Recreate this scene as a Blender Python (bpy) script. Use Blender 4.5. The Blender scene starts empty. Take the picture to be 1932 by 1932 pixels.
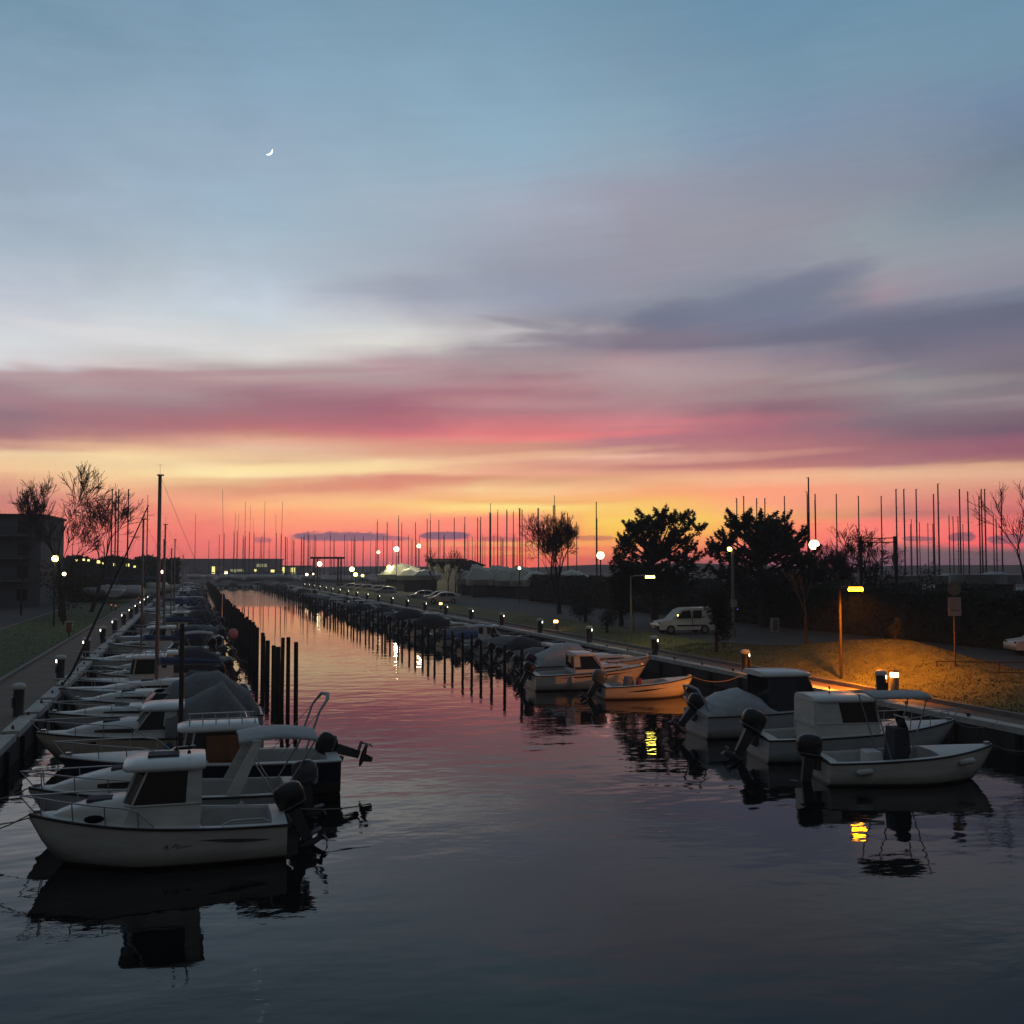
import bpy, math, random
from mathutils import Vector, Matrix
R = math.radians
random.seed(7)
SC = bpy.context.scene
COL = SC.collection

# ------------------------------------------------------------------ camera
YAW = R(16.7); PITCH = R(2.9); F = 2010.0; HC = 6.0
CA, SA = math.cos(YAW), math.sin(YAW)
cam_d = bpy.data.cameras.new('camera'); cam = bpy.data.objects.new('camera', cam_d); COL.objects.link(cam)
cam.location = (0, 0, HC); cam.rotation_euler = (R(90) + PITCH, 0, -YAW)
cam_d.sensor_width = 36; cam_d.lens = 36 * F / 1932.0; cam_d.clip_start = .1; cam_d.clip_end = 9000
SC.camera = cam
SC.view_settings.view_transform = 'Standard'; SC.view_settings.look = 'None'
SC.view_settings.exposure = 0; SC.view_settings.gamma = 1; SC.view_settings.use_curve_mapping = False
SC.cycles.max_bounces = 5; SC.cycles.diffuse_bounces = 2; SC.cycles.glossy_bounces = 3
SC.cycles.sample_clamp_indirect = 3.0; SC.cycles.use_light_tree = True
SC.cycles.caustics_reflective = False; SC.cycles.caustics_refractive = False

def lin(c):
    return tuple(((v / 255) / 12.92 if v / 255 <= .04045 else ((v / 255 + .055) / 1.055) ** 2.4) for v in c[:3]) + (1,)

# ------------------------------------------------------------------ evening sky
SKY = [
 (0, '0 117 149 170;60 126 154 176;150 134 161 182;250 146 168 190;340 151 168 186;450 165 180 195;540 182 190 204;600 205 208 215;640 214 218 221;690 212 210 213;705 178 161 165;730 161 132 139;755 166 130 139;785 146 117 128;815 164 118 124;840 192 140 131;852 237 204 162;880 242 199 152;905 221 160 132;940 201 131 121;980 209 125 110;1040 218 111 104;1068 167 91 106'),
 (240, '0 121 151 174;100 131 159 180;250 146 169 188;400 161 179 196;500 176 188 199;570 195 203 211;620 212 215 218;660 207 204 205;690 204 190 190;702 174 146 149;728 176 147 151;745 172 151 155;770 160 122 131;800 168 114 122;822 192 133 129;842 222 175 142;860 247 219 167;880 237 204 157;900 247 204 153;925 241 175 138;950 235 141 122;1000 240 121 109;1050 228 106 104;1070 147 81 95'),
 (483, '0 122 155 178;150 135 165 188;283 152 172 192;400 158 182 200;500 176 190 203;559 198 208 222;598 200 212 220;637 212 212 212;671 222 220 216;681 200 195 190;692 178 165 163;715 185 155 155;736 165 130 140;752 157 116 126;770 162 114 124;788 172 112 119;806 185 116 119;822 200 140 125;832 225 170 145;848 230 190 160;869 228 190 150;882 250 225 170;895 255 232 175;903 235 195 145;923 220 155 120;937 235 160 125;952 255 185 130;965 255 165 120;981 255 159 117;1002 255 139 112;1028 248 114 102;1046 223 104 95'),
 (725, '0 123 154 176;150 134 164 185;300 149 174 192;400 159 177 192;480 165 175 189;540 172 178 191;590 190 192 199;630 214 214 212;655 221 217 210;668 199 190 190;685 188 160 165;715 174 147 151;745 169 119 131;770 163 104 119;800 181 110 121;820 213 121 125;840 221 151 132;858 222 165 137;870 242 204 162;890 247 204 153;900 216 136 122;920 231 151 122;945 251 195 138;960 251 185 128;985 255 155 120;1015 247 121 109;1040 252 112 104;1065 186 87 101'),
 (966, '0 118 152 176;100 128 160 182;180 138 170 190;280 145 175 195;330 155 172 190;400 165 172 188;470 158 162 178;510 150 155 170;559 150 156 176;590 155 155 170;611 165 160 168;629 190 185 188;648 185 180 182;658 160 152 158;676 165 150 155;697 165 140 145;705 160 125 132;726 178 135 140;746 170 120 130;760 185 135 140;775 175 120 128;793 195 120 125;819 225 125 125;830 230 145 135;840 205 145 125;858 215 145 128;879 230 160 140;895 235 170 140;905 215 160 120;924 250 205 150;937 250 190 130;944 235 165 110;955 255 230 140;965 255 200 120;978 255 140 115;1002 255 125 110;1020 240 110 100;1028 255 180 100;1035 250 110 90;1043 255 150 85;1054 250 100 80'),
 (1208, '0 113 147 170;120 123 151 173;220 136 164 183;300 146 164 180;370 155 155 171;450 152 150 164;520 150 148 164;560 145 148 161;600 125 130 147;625 129 120 134;655 124 115 131;675 173 145 150;700 179 156 159;740 174 146 149;770 175 133 139;800 210 130 134;825 182 124 130;850 187 131 126;862 237 185 162;880 192 126 121;905 236 175 137;930 250 170 118;950 250 194 105;980 250 208 95;1010 250 188 76;1040 249 131 84;1068 147 81 91'),
 (1450, '0 106 142 168;150 118 150 172;250 128 150 175;330 140 148 165;420 150 150 162;500 146 148 162;559 118 128 145;602 118 122 145;646 118 115 132;659 140 132 145;689 160 140 148;711 165 145 148;733 150 125 130;754 150 118 128;776 140 105 118;793 170 110 122;819 170 108 122;845 180 120 122;863 175 115 118;882 190 125 118;891 235 170 140;904 245 185 145;928 255 160 125;950 255 165 125;975 255 175 105;1000 255 140 100;1040 240 90 100;1068 120 70 90'),
 (1690, '0 110 146 170;120 119 149 170;200 126 145 168;280 131 145 163;350 135 142 159;430 145 155 164;500 150 155 164;545 157 142 154;580 135 132 147;610 105 110 129;650 110 108 127;690 129 122 134;730 144 140 144;760 138 126 132;800 128 107 119;840 158 106 115;880 172 116 121;895 232 185 147;920 231 160 132;950 221 136 122;970 187 121 111;985 252 126 114;1020 252 121 109;1036 127 95 101;1068 113 76 95'),
 (1932, '0 110 144 168;100 114 146 168;200 115 135 162;300 112 130 148;400 130 145 158;470 145 150 162;530 140 140 155;559 130 140 155;580 100 105 125;611 108 108 128;663 125 115 130;705 120 112 122;736 132 120 125;749 150 135 142;775 125 105 115;806 115 92 108;832 145 95 112;858 150 95 108;869 165 115 110;877 215 165 135;897 225 175 145;918 210 140 120;949 220 120 115;965 200 105 105;991 243 114 107;1022 248 94 97;1035 158 89 92;1041 108 81 85;1068 110 78 92'),
]
def ray(px, py):
    u = 966 - py
    dy = F * math.cos(PITCH) - u * math.sin(PITCH); dz = F * math.sin(PITCH) + u * math.cos(PITCH)
    return px - 966, dy, dz
def azel(px, py):
    x, y, z = ray(px, py)
    return math.atan2(x, y), math.atan2(z, math.hypot(x, y))
EL0, EL1 = R(-1.0), R(32.0)

def make_world():
    w = bpy.data.worlds.new('World'); SC.world = w; w.use_nodes = True
    nt = w.node_tree; N = nt.nodes; N.clear()
    def nd(t, **k):
        n = N.new(t)
        for a, b in k.items(): setattr(n, a, b)
        return n
    def put(s, v):
        if isinstance(v, bpy.types.NodeSocket): nt.links.new(v, s)
        elif v is not None: s.default_value = v
    def M(op, a, b=None, c=None, clamp=False):
        n = nd('ShaderNodeMath', operation=op, use_clamp=clamp)
        put(n.inputs[0], a); put(n.inputs[1], b)
        if c is not None: put(n.inputs[2], c)
        return n.outputs[0]
    def MR(v, a, b, smooth=False, lo=0., hi=1.):
        n = nd('ShaderNodeMapRange', clamp=True)
        if smooth: n.interpolation_type = 'SMOOTHSTEP'
        put(n.inputs[0], v); put(n.inputs[1], a); put(n.inputs[2], b); put(n.inputs[3], lo); put(n.inputs[4], hi)
        return n.outputs[0]
    def mix(f, a, b):
        n = nd('ShaderNodeMix', data_type='RGBA')
        put(n.inputs[0], f); put(n.inputs[6], a); put(n.inputs[7], b)
        return n.outputs[2]
    def noise(vec, scale, detail=4., rough=.55):
        n = nd('ShaderNodeTexNoise', noise_dimensions='3D'); put(n.inputs['Vector'], vec)
        n.inputs['Scale'].default_value = scale; n.inputs['Detail'].default_value = detail; n.inputs['Roughness'].default_value = rough
        return M('SUBTRACT', n.outputs[0], .5)
    tc = nd('ShaderNodeTexCoord'); nr = nd('ShaderNodeVectorMath', operation='NORMALIZE')
    nt.links.new(tc.outputs['Generated'], nr.inputs[0])
    sp = nd('ShaderNodeSeparateXYZ'); nt.links.new(nr.outputs[0], sp.inputs[0])
    X, Y, Z = sp.outputs
    dx = M('SUBTRACT', M('MULTIPLY', X, CA), M('MULTIPLY', Y, SA)); dy = M('ADD', M('MULTIPLY', X, SA), M('MULTIPLY', Y, CA))
    az = M('ARCTAN2', dx, dy); el = M('ARCSINE', Z)
    def vec(a, b, c=0.):
        n = nd('ShaderNodeCombineXYZ'); put(n.inputs[0], a); put(n.inputs[1], b); put(n.inputs[2], c); return n.outputs[0]
    # long slightly tilted streaks
    tilt = M('SUBTRACT', el, M('MULTIPLY', az, .07))
    st = vec(M('MULTIPLY', az, 3.), M('MULTIPLY', tilt, 26.))
    st2 = vec(M('MULTIPLY', az, 6.), M('MULTIPLY', tilt, 120.))
    n1 = noise(st, 1., 5.); n2 = noise(st2, 1., 4.); n3 = noise(vec(M('MULTIPLY', az, 9.), M('MULTIPLY', el, 22.), 3.), 1., 5., .6)
    amp = MR(el, R(.2), R(9), lo=.005, hi=.022)
    eld = M('ADD', M('ADD', el, M('MULTIPLY', n1, amp)), M('MULTIPLY', n2, MR(el, R(.2), R(7), lo=.007, hi=.006)))
    azd = M('ADD', az, M('MULTIPLY', n3, .22))
    pos = M('DIVIDE', M('SUBTRACT', eld, EL0), EL1 - EL0)
    prev = None; pa = None
    for px, s in SKY:
        r = nd('ShaderNodeValToRGB'); nt.links.new(pos, r.inputs[0]); e = r.color_ramp.elements
        st_ = []
        for q in s.split(';'):
            y, *c = [float(v) for v in q.split()]
            st_.append(((azel(px, y)[1] - EL0) / (EL1 - EL0), lin(c)))
        st_.sort(key=lambda q: q[0])
        while len(st_) > 32:   # drop the stop that lies closest to the line between its neighbours
            k_ = min(range(1, len(st_) - 1), key=lambda i: sum(abs(st_[i][1][c] - (st_[i - 1][1][c] + (st_[i + 1][1][c] - st_[i - 1][1][c]) * (st_[i][0] - st_[i - 1][0]) / max(1e-6, st_[i + 1][0] - st_[i - 1][0]))) for c in range(3)))
            st_.pop(k_)
        e[0].position, e[0].color = st_[0]; e[-1].position, e[-1].color = st_[-1]
        for p_, c_ in st_[1:-1]:
            k = e.new(p_); k.color = c_
        a_ = azel(px, 800)[0]
        prev = r.outputs[0] if prev is None else mix(MR(azd, pa, a_), prev, r.outputs[0])
        pa = a_
    # fine brightness variation of the cloud veil
    var = M('ADD', 1., M('MULTIPLY', M('ADD', M('MULTIPLY', n2, .10), M('MULTIPLY', n3, .16)), MR(el, R(1), R(6), lo=.5, hi=1.)))
    vv = nd('ShaderNodeVectorMath', operation='SCALE'); nt.links.new(prev, vv.inputs[0]); nt.links.new(var, vv.inputs['Scale'])
    front = vv.outputs[0]
    # small dark clouds low over the horizon
    cn = noise(vec(M('MULTIPLY', az, 55.), M('MULTIPLY', el, 160.), 9.), 1., 4., .6)
    cn2 = noise(vec(M('MULTIPLY', az, 160.), M('MULTIPLY', el, 300.), 4.), 1., 3., .6)
    for (x0, x1, yt, yb, c, s) in [(553, 736, 1004, 1021, (128, 92, 112), .95), (700, 775, 1011, 1020, (140, 92, 110), .7), (792, 888, 1003, 1018, (125, 88, 112), .95), (480, 512, 1013, 1024, (170, 92, 105), .7), (1080, 1160, 1010, 1020, (175, 95, 95), .6),
                                   (1705, 1762, 1012, 1021, (140, 85, 98), .85), (1792, 1838, 1006, 1021, (135, 82, 98), .85), (1868, 1932, 1010, 1026, (125, 82, 98), .85), (905, 985, 1012, 1022, (170, 92, 100), .6), (1208, 1260, 1010, 1024, (190, 100, 80), .5)]:
        xm = (x0 + x1) / 2; ym = (yt + yb) / 2; a0, e0 = azel(xm, ym); aw = (x1 - x0) / 2 / F; eh = (yb - yt) / 2 / F
        da = M('DIVIDE', M('SUBTRACT', az, a0), aw); de = M('DIVIDE', M('SUBTRACT', el, e0), eh)
        da2 = M('MULTIPLY', da, da); da4 = M('MULTIPLY', da2, da2)
        de = M('ADD', de, M('MULTIPLY', MR(de, -1., 0., lo=.0, hi=1.), M('MULTIPLY', cn, -2.)))
        d = M('ADD', M('ADD', da4, M('MULTIPLY', de, de)), M('MULTIPLY', cn2, .9))
        front = mix(M('MULTIPLY', MR(d, .5, 1.35, True, 1., 0.), s), front, lin(c))
    # darker wisps and bright streaks of the veil, slightly tilted
    wn = noise(vec(M('MULTIPLY', az, 16.), M('MULTIPLY', tilt, 60.), 5.), 1., 5., .62); wn2 = noise(vec(M('MULTIPLY', az, 9.), M('MULTIPLY', tilt, 30.), 7.), 1., 3., .5)
    for (xm, ym, hw, hh, sl, c, s) in [(1262, 596, 90, 26, .12, (112, 116, 136), .8), (1440, 560, 220, 26, .22, (116, 120, 142), .75), (1180, 640, 260, 15, -.02, (128, 118, 134), .7), (1700, 600, 330, 24, .10, (108, 110, 130), .6), (1020, 615, 120, 9, -.15, (142, 138, 150), .6),
                                   (820, 545, 240, 26, .02, (150, 154, 170), .5), (560, 886, 300, 13, .05, (255, 228, 168), .5), (1010, 860, 230, 10, .06, (246, 200, 158), .4), (250, 850, 240, 12, -.02, (250, 205, 160), .3), (700, 915, 260, 12, .07, (214, 132, 116), .45), (1330, 866, 260, 9, .04, (240, 180, 150), .3),
                                   (400, 705, 420, 6, .06, (176, 140, 148), .55), (1050, 826, 260, 8, .05, (242, 120, 122), .35), (1600, 735, 340, 13, .02, (158, 146, 146), .4), (860, 948, 230, 8, .03, (255, 205, 120), .35), (1560, 712, 160, 10, .1, (168, 152, 156), .4), (300, 640, 260, 14, -.05, (222, 220, 222), .5)]:
        a0, e0 = azel(xm, ym); aw = hw / F; eh = hh / F
        da = M('DIVIDE', M('SUBTRACT', az, a0), aw); de = M('DIVIDE', M('SUBTRACT', M('SUBTRACT', el, M('MULTIPLY', M('SUBTRACT', az, a0), sl)), e0), eh)
        d = M('ADD', M('ADD', M('MULTIPLY', da, da), M('MULTIPLY', de, de)), M('ADD', M('MULTIPLY', wn, 1.6), M('MULTIPLY', wn2, 1.4)))
        front = mix(M('MULTIPLY', MR(d, -.1, 1.5, True, 1., 0.), s), front, lin(c))
    # the far sky is a little brighter than it looks through the evening haze
    hp = M('MINIMUM', 860., M('DIVIDE', 16.5, M('MAXIMUM', M('SINE', el), .001)))
    gn = nd('ShaderNodeVectorMath', operation='SCALE'); nt.links.new(front, gn.inputs[0]); nt.links.new(M('EXPONENT', M('MULTIPLY', hp, .0006 * .85)), gn.inputs['Scale']); front = gn.outputs[0]
    # the dusk behind and overhead
    bk = nd('ShaderNodeValToRGB'); nt.links.new(MR(el, R(0), R(75)), bk.inputs[0]); e = bk.color_ramp.elements
    e[0].position = 0; e[0].color = (.066, .062, .060, 1); e[1].position = 1; e[1].color = (.095, .135, .175, 1)
    k = e.new(.35); k.color = (.068, .076, .088, 1)
    sky = nd('ShaderNodeTexSky', sky_type='NISHITA', sun_disc=False); sky.sun_elevation = R(1); sky.sun_rotation = YAW + R(6)
    ad = nd('ShaderNodeVectorMath', operation='SCALE'); nt.links.new(sky.outputs[0], ad.inputs[0]); ad.inputs['Scale'].default_value = .004
    ad2 = nd('ShaderNodeVectorMath', operation='ADD'); nt.links.new(bk.outputs[0], ad2.inputs[0]); nt.links.new(ad.outputs[0], ad2.inputs[1])
    back = ad2.outputs[0]
    fb = MR(M('ABSOLUTE', az), R(30), R(75), True); fz = MR(el, R(28), R(46), True)
    allc = mix(M('MAXIMUM', fb, fz), front, back)
    allc = mix(MR(el, R(-1.2), R(-.3)), (.012, .012, .016, 1), allc)
    bg = nd('ShaderNodeBackground'); nt.links.new(allc, bg.inputs[0]); bg.inputs[1].default_value = 1.0
    out = nd('ShaderNodeOutputWorld'); nt.links.new(bg.outputs[0], out.inputs[0])
make_world()

sun_d = bpy.data.lights.new('sun', 'SUN'); sun = bpy.data.objects.new('sun', sun_d); COL.objects.link(sun)
sun_d.energy = .03; sun_d.angle = R(12); sun_d.color = (1, .5, .35)
sun.rotation_euler = (R(88), 0, math.pi - (YAW + R(6)))

# ------------------------------------------------------------------ materials
def mat(name, col, rough=.6, metal=0., var=.25, scale=3., emit=None, strength=0., spec=.5, bump=0., streak=None, coord='Object'):
    m = bpy.data.materials.new(name); m.use_nodes = True; nt = m.node_tree; b = nt.nodes['Principled BSDF']
    b.inputs['Roughness'].default_value = rough; b.inputs['Metallic'].default_value = metal
    b.inputs['Specular IOR Level'].default_value = spec
    tc = nt.nodes.new('ShaderNodeTexCoord'); n = nt.nodes.new('ShaderNodeTexNoise'); n.inputs['Scale'].default_value = scale; n.inputs['Detail'].default_value = 6; n.inputs['Roughness'].default_value = .65
    v = tc.outputs[coord]
    if streak:
        mp = nt.nodes.new('ShaderNodeMapping'); mp.inputs['Scale'].default_value = streak; nt.links.new(v, mp.inputs[0]); v = mp.outputs[0]
    nt.links.new(v, n.inputs['Vector'])
    r = nt.nodes.new('ShaderNodeValToRGB'); e = r.color_ramp.elements
    e[0].position = .28; e[1].position = .72
    e[0].color = tuple(c * (1 - var) for c in col) + (1,); e[1].color = tuple(min(1, c * (1 + var * .6)) for c in col) + (1,)
    nt.links.new(n.outputs[0], r.inputs[0]); nt.links.new(r.outputs[0], b.inputs['Base Color'])
    if bump:
        bp = nt.nodes.new('ShaderNodeBump'); bp.inputs['Strength'].default_value = bump; bp.inputs['Distance'].default_value = .05
        nt.links.new(n.outputs[0], bp.inputs['Height']); nt.links.new(bp.outputs[0], b.inputs['Normal'])
    if emit:
        b.inputs['Emission Color'].default_value = emit + (1,); b.inputs['Emission Strength'].default_value = strength
    return m
def hullmat(name, col, low=(.03, .035, .04), var=.18):
    m = mat(name, col, .35, var=var, scale=1.4, streak=(1, 1, 4)); nt = m.node_tree; b = nt.nodes['Principled BSDF']
    src = b.inputs['Base Color'].links[0].from_socket
    tc = nt.nodes.new('ShaderNodeTexCoord'); s = nt.nodes.new('ShaderNodeSeparateXYZ'); nt.links.new(tc.outputs['Object'], s.inputs[0])
    mr = nt.nodes.new('ShaderNodeMapRange'); nt.links.new(s.outputs[2], mr.inputs[0]); mr.inputs[1].default_value = .06; mr.inputs[2].default_value = .085
    mx = nt.nodes.new('ShaderNodeMix'); mx.data_type = 'RGBA'; nt.links.new(mr.outputs[0], mx.inputs[0]); mx.inputs[6].default_value = low + (1,); nt.links.new(src, mx.inputs[7])
    # faint yellowed band of scum above the boot line
    mr2 = nt.nodes.new('ShaderNodeMapRange'); nt.links.new(s.outputs[2], mr2.inputs[0]); mr2.inputs[1].default_value = .08; mr2.inputs[2].default_value = .38; mr2.inputs[3].default_value = .35; mr2.inputs[4].default_value = 0
    mx2 = nt.nodes.new('ShaderNodeMix'); mx2.data_type = 'RGBA'; nt.links.new(mr2.outputs[0], mx2.inputs[0]); nt.links.new(mx.outputs[2], mx2.inputs[6]); mx2.inputs[7].default_value = tuple(c * .45 for c in (.8, .7, .5)) + (1,)
    nt.links.new(mx2.outputs[2], b.inputs['Base Color'])
    return m
MT = dict(
 gel=hullmat('white_gelcoat', (.66, .66, .62)), gelcool=hullmat('pale_gelcoat', (.55, .58, .60)), navy=hullmat('navy_hull', (.02, .03, .06)), creamh=hullmat('cream_hull', (.62, .54, .42)), bluehull=hullmat('blue_hull', (.06, .12, .25)),
 deck=mat('deck_paint', (.60, .60, .58), .45, var=.15, scale=2.5), roofw=mat('white_roof', (.74, .75, .74), .3, var=.1, scale=2),
 glass=mat('tinted_glass', (.012, .014, .016), .06, var=.1, spec=.35), rubber=mat('dark_rubber', (.02, .02, .022), .6), steel=mat('stainless_tube', (.42, .43, .45), .3, .8, var=.1),
 alum=mat('mast_aluminium', (.20, .20, .21), .4, .5, var=.15, scale=8), motor=mat('black_cowling', (.012, .012, .015), .3, var=.2), motorg=mat('grey_cowling', (.10, .11, .13), .35, var=.2), leg=mat('motor_leg', (.05, .055, .06), .5),
 canvas=mat('grey_canvas', (.17, .18, .19), .85, var=.3, scale=4, bump=.4), canvasb=mat('blue_canvas', (.05, .09, .18), .85, var=.3, scale=4, bump=.4), canvasw=mat('pale_canvas', (.42, .44, .46), .8, var=.2, scale=4, bump=.4), canvask=mat('dark_canvas', (.04, .045, .06), .85, var=.3, scale=4, bump=.4),
 wood=mat('varnished_wood', (.22, .085, .03), .4, var=.35, scale=6, streak=(1, 1, .2)), rope=mat('mooring_rope', (.25, .23, .2), .9), red=mat('red_cloth', (.35, .05, .04), .8), pink=mat('pink_float', (.75, .25, .28), .5), orangep=mat('orange_paint', (.6, .16, .03), .5),
 post=mat('tarred_wood', (.025, .018, .015), .9, var=.5, scale=5, streak=(1, 1, .15), bump=.5), iron=mat('rusty_steel', (.05, .028, .022), .7, var=.4, scale=6, streak=(1, 1, .3)),
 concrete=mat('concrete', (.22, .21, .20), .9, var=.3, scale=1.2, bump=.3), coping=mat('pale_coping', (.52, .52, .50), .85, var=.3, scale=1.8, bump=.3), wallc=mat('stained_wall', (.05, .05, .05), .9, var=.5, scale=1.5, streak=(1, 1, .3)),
 paving=mat('paving', (.16, .115, .09), .85, var=.3, scale=.8, bump=.3), grass=mat('grass_soil', (.05, .088, .018), .95, var=.55, scale=1.6, bump=.8), grassr=mat('dry_grass', (.12, .115, .03), .95, var=.5, scale=1.8, bump=.8), asphalt=mat('asphalt', (.05, .05, .05), .9, var=.3, scale=.6, bump=.2), ground=mat('ground_soil', (.05, .05, .045), .95, var=.4, scale=.15),
 leaf=mat('dark_needles', (.022, .030, .014), .9, var=.5, scale=1.2), leaf2=mat('hedge_leaves', (.022, .03, .016), .9, var=.5, scale=1.), bark=mat('bark', (.06, .045, .035), .95, var=.4, scale=6, bump=.5), barkr=mat('twig_bark', (.05, .035, .03), .95, var=.3, scale=6),
 black=mat('black_paint', (.015, .015, .017), .5), white=mat('white_paint', (.6, .6, .58), .5, var=.1), wall1=mat('render_wall', (.12, .14, .16), .9, var=.2, scale=.5), wall2=mat('dark_wall', (.06, .06, .065), .9, var=.3, scale=.4), roof=mat('dark_roof', (.04, .035, .035), .8), panelw=mat('pale_panel', (.34, .33, .30), .8, var=.2, scale=.5),
 carw=mat('white_car_paint', (.62, .62, .60), .3, var=.06), carg=mat('silver_car_paint', (.36, .37, .38), .28, .3, var=.06), card=mat('dark_car_paint', (.03, .035, .045), .25, var=.1), wrap=mat('shrink_wrap', (.62, .62, .55), .55, var=.12, scale=.6, bump=.3),
 tyre=mat('tyre', (.02, .02, .02), .8), rim=mat('rim', (.3, .3, .3), .4, .6), signm=mat('sign_face', (.34, .32, .30), .6, var=.05), signd=mat('sign_print', (.18, .17, .16), .6), gold=mat('gold_trim', (.2, .16, .08), .5),
)
def glow(name, col, st):
    return mat(name, col, .5, emit=col, strength=st, var=0.)
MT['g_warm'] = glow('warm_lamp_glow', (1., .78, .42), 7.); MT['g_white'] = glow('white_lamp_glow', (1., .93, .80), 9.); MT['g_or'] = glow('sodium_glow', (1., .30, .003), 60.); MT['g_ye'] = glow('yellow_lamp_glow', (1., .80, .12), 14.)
MT['g_yg'] = glow('yellow_window_glow', (1., .86, .28), 1.6); MT['g_red'] = glow('red_marker_glow', (1., .12, .08), 1.2); MT['g_moon'] = glow('moon_glow', (.93, 1., 1.), 2.2); MT['g_blue'] = glow('blue_led_glow', (.12, .08, 1.), 1.2); MT['g_dim'] = glow('dim_window_glow', (.75, .70, .35), .35); MT['g_ped'] = glow('pedestal_lamp_glow', (1., .93, .72), 7.); MT['g_strip'] = glow('path_lamp_glow', (1., .55, .12), 16.)

# ------------------------------------------------------------------ mesh helpers
class MB:
    def __init__(s): s.v = []; s.f = []; s.s = []
    def add(s, v, f, smooth=False):
        o = len(s.v); s.v += [tuple(p) for p in v]; s.f += [tuple(i + o for i in q) for q in f]; s.s += [smooth] * len(f); return s
    def box(s, c, d, rz=0., top=None, ry=0.):
        x, y, z = (q / 2 for q in d); tx, ty = top or (1, 1)
        v = [Vector((a * x * (tx if e > 0 else 1), b * y * (ty if e > 0 else 1), e * z)) for e in (-1, 1) for a, b in ((-1, -1), (1, -1), (1, 1), (-1, 1))]
        m = Matrix.Rotation(rz, 3, 'Z') @ Matrix.Rotation(ry, 3, 'Y'); v = [m @ p + Vector(c) for p in v]
        return s.add(v, [(3, 2, 1, 0), (4, 5, 6, 7), (0, 1, 5, 4), (1, 2, 6, 5), (2, 3, 7, 6), (3, 0, 4, 7)])
    def rbox(s, c, d, r=.05, rz=0., n=3, top=None):
        # box with rounded vertical and top edges, as a loft
        x, y, z = d[0] / 2, d[1] / 2, d[2]; rings = []
        def ring(k, zz, sx=1., sy=1.):
            o = []
            for qx, qy, a0 in ((1, 1, 0), (-1, 1, 90), (-1, -1, 180), (1, -1, 270)):
                for i in range(n + 1):
                    a = R(a0 + 90 * i / n); o.append(((qx * (x - r) + math.cos(a) * r) * sx * k, (qy * (y - r) + math.sin(a) * r) * sy * k, zz))
            return o
        tx, ty = top or (1, 1)
        rings = [ring(1, -z / 2), ring(1, z / 2 - r, tx, ty)]
        for i in (1, 2, 3):
            a = R(30 * i); k = 1 - (1 - math.cos(a)) * r / max(x, y); rings.append(ring(k, z / 2 - r + math.sin(a) * r, tx, ty))
        m = Matrix.Rotation(rz, 3, 'Z'); rings = [[m @ Vector(p) + Vector(c) for p in q] for q in rings]
        return s.loft(rings, True, True)
    def loft(s, rings, smooth=True, cap=False, closed=True):
        n = len(rings[0]); v = [p for q in rings for p in q]; f = []
        for i in range(len(rings) - 1):
            for j in range(n if closed else n - 1):
                k = (j + 1) % n; f.append((i * n + j, i * n + k, (i + 1) * n + k, (i + 1) * n + j))
        s.add(v, f, smooth)
        if cap:
            s.add(rings[0], [tuple(range(n - 1, -1, -1))]); s.add(rings[-1], [tuple(range(n))])
        return s
    def tube(s, pts, r, n=6, cap=True):
        P = [Vector(p) for p in pts]; rr = r if isinstance(r, (list, tuple)) else [r] * len(P); rings = []
        for i, p in enumerate(P):
            d = (P[min(i + 1, len(P) - 1)] - P[max(i - 1, 0)]).normalized()
            if i == 0: u = d.orthogonal().normalized()
            else: u = (u - d * u.dot(d)); u = u.normalized() if u.length > 1e-6 else d.orthogonal().normalized()
            w = d.cross(u); rings.append([p + (u * math.cos(2 * math.pi * k / n) + w * math.sin(2 * math.pi * k / n)) * rr[i] for k in range(n)])
        return s.loft(rings, True, cap)
    def lathe(s, prof, c=(0, 0, 0), n=12):
        rings = [[(c[0] + r * math.cos(2 * math.pi * k / n), c[1] + r * math.sin(2 * math.pi * k / n), c[2] + z) for k in range(n)] for r, z in prof]
        return s.loft(rings, True, True)
    def ball(s, c, r, n=10, m=7):
        rx, ry, rz = r if isinstance(r, (list, tuple)) else (r, r, r)
        rings = [[(c[0] + rx * math.sin(math.pi * i / m) * math.cos(2 * math.pi * k / n), c[1] + ry * math.sin(math.pi * i / m) * math.sin(2 * math.pi * k / n), c[2] - rz * math.cos(math.pi * i / m)) for k in range(n)] for i in range(1, m)]
        return s.loft(rings, True, True)
    def wheel(s, c, r, w, n=16):   # axis along y
        rings = [[(c[0] + q * math.cos(2 * math.pi * k / n), c[1] + y, c[2] + q * math.sin(2 * math.pi * k / n)) for k in range(n)] for q, y in ((r * .9, -w / 2), (r, -w / 2 + .03), (r, w / 2 - .03), (r * .9, w / 2))]
        return s.loft(rings, True, True)
    def build(s, name, m, parent=None, loc=None, rz=0.):
        me = bpy.data.meshes.new(name); me.from_pydata(s.v, [], s.f); me.polygons.foreach_set('use_smooth', s.s); me.update()
        me.materials.append(MT[m] if isinstance(m, str) else m)
        o = bpy.data.objects.new(name, me); COL.objects.link(o)
        if parent: o.parent = parent
        if loc is not None: o.location = loc; o.rotation_euler.z = rz
        return o
def tag(o, label=None, cat=None, group=None, kind=None):
    if label: o['label'] = label
    if cat: o['category'] = cat
    if group: o['group'] = group
    if kind: o['kind'] = kind
    return o
def thing(name, label, cat, loc=(0, 0, 0), rz=0., group=None):
    o = bpy.data.objects.new(name, None); COL.objects.link(o); o.location = loc; o.rotation_euler.z = rz; o.empty_display_size = .2
    return tag(o, label, cat, group)
KIDS = {}
def kids(o):
    return [c for c in o.children]
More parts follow.
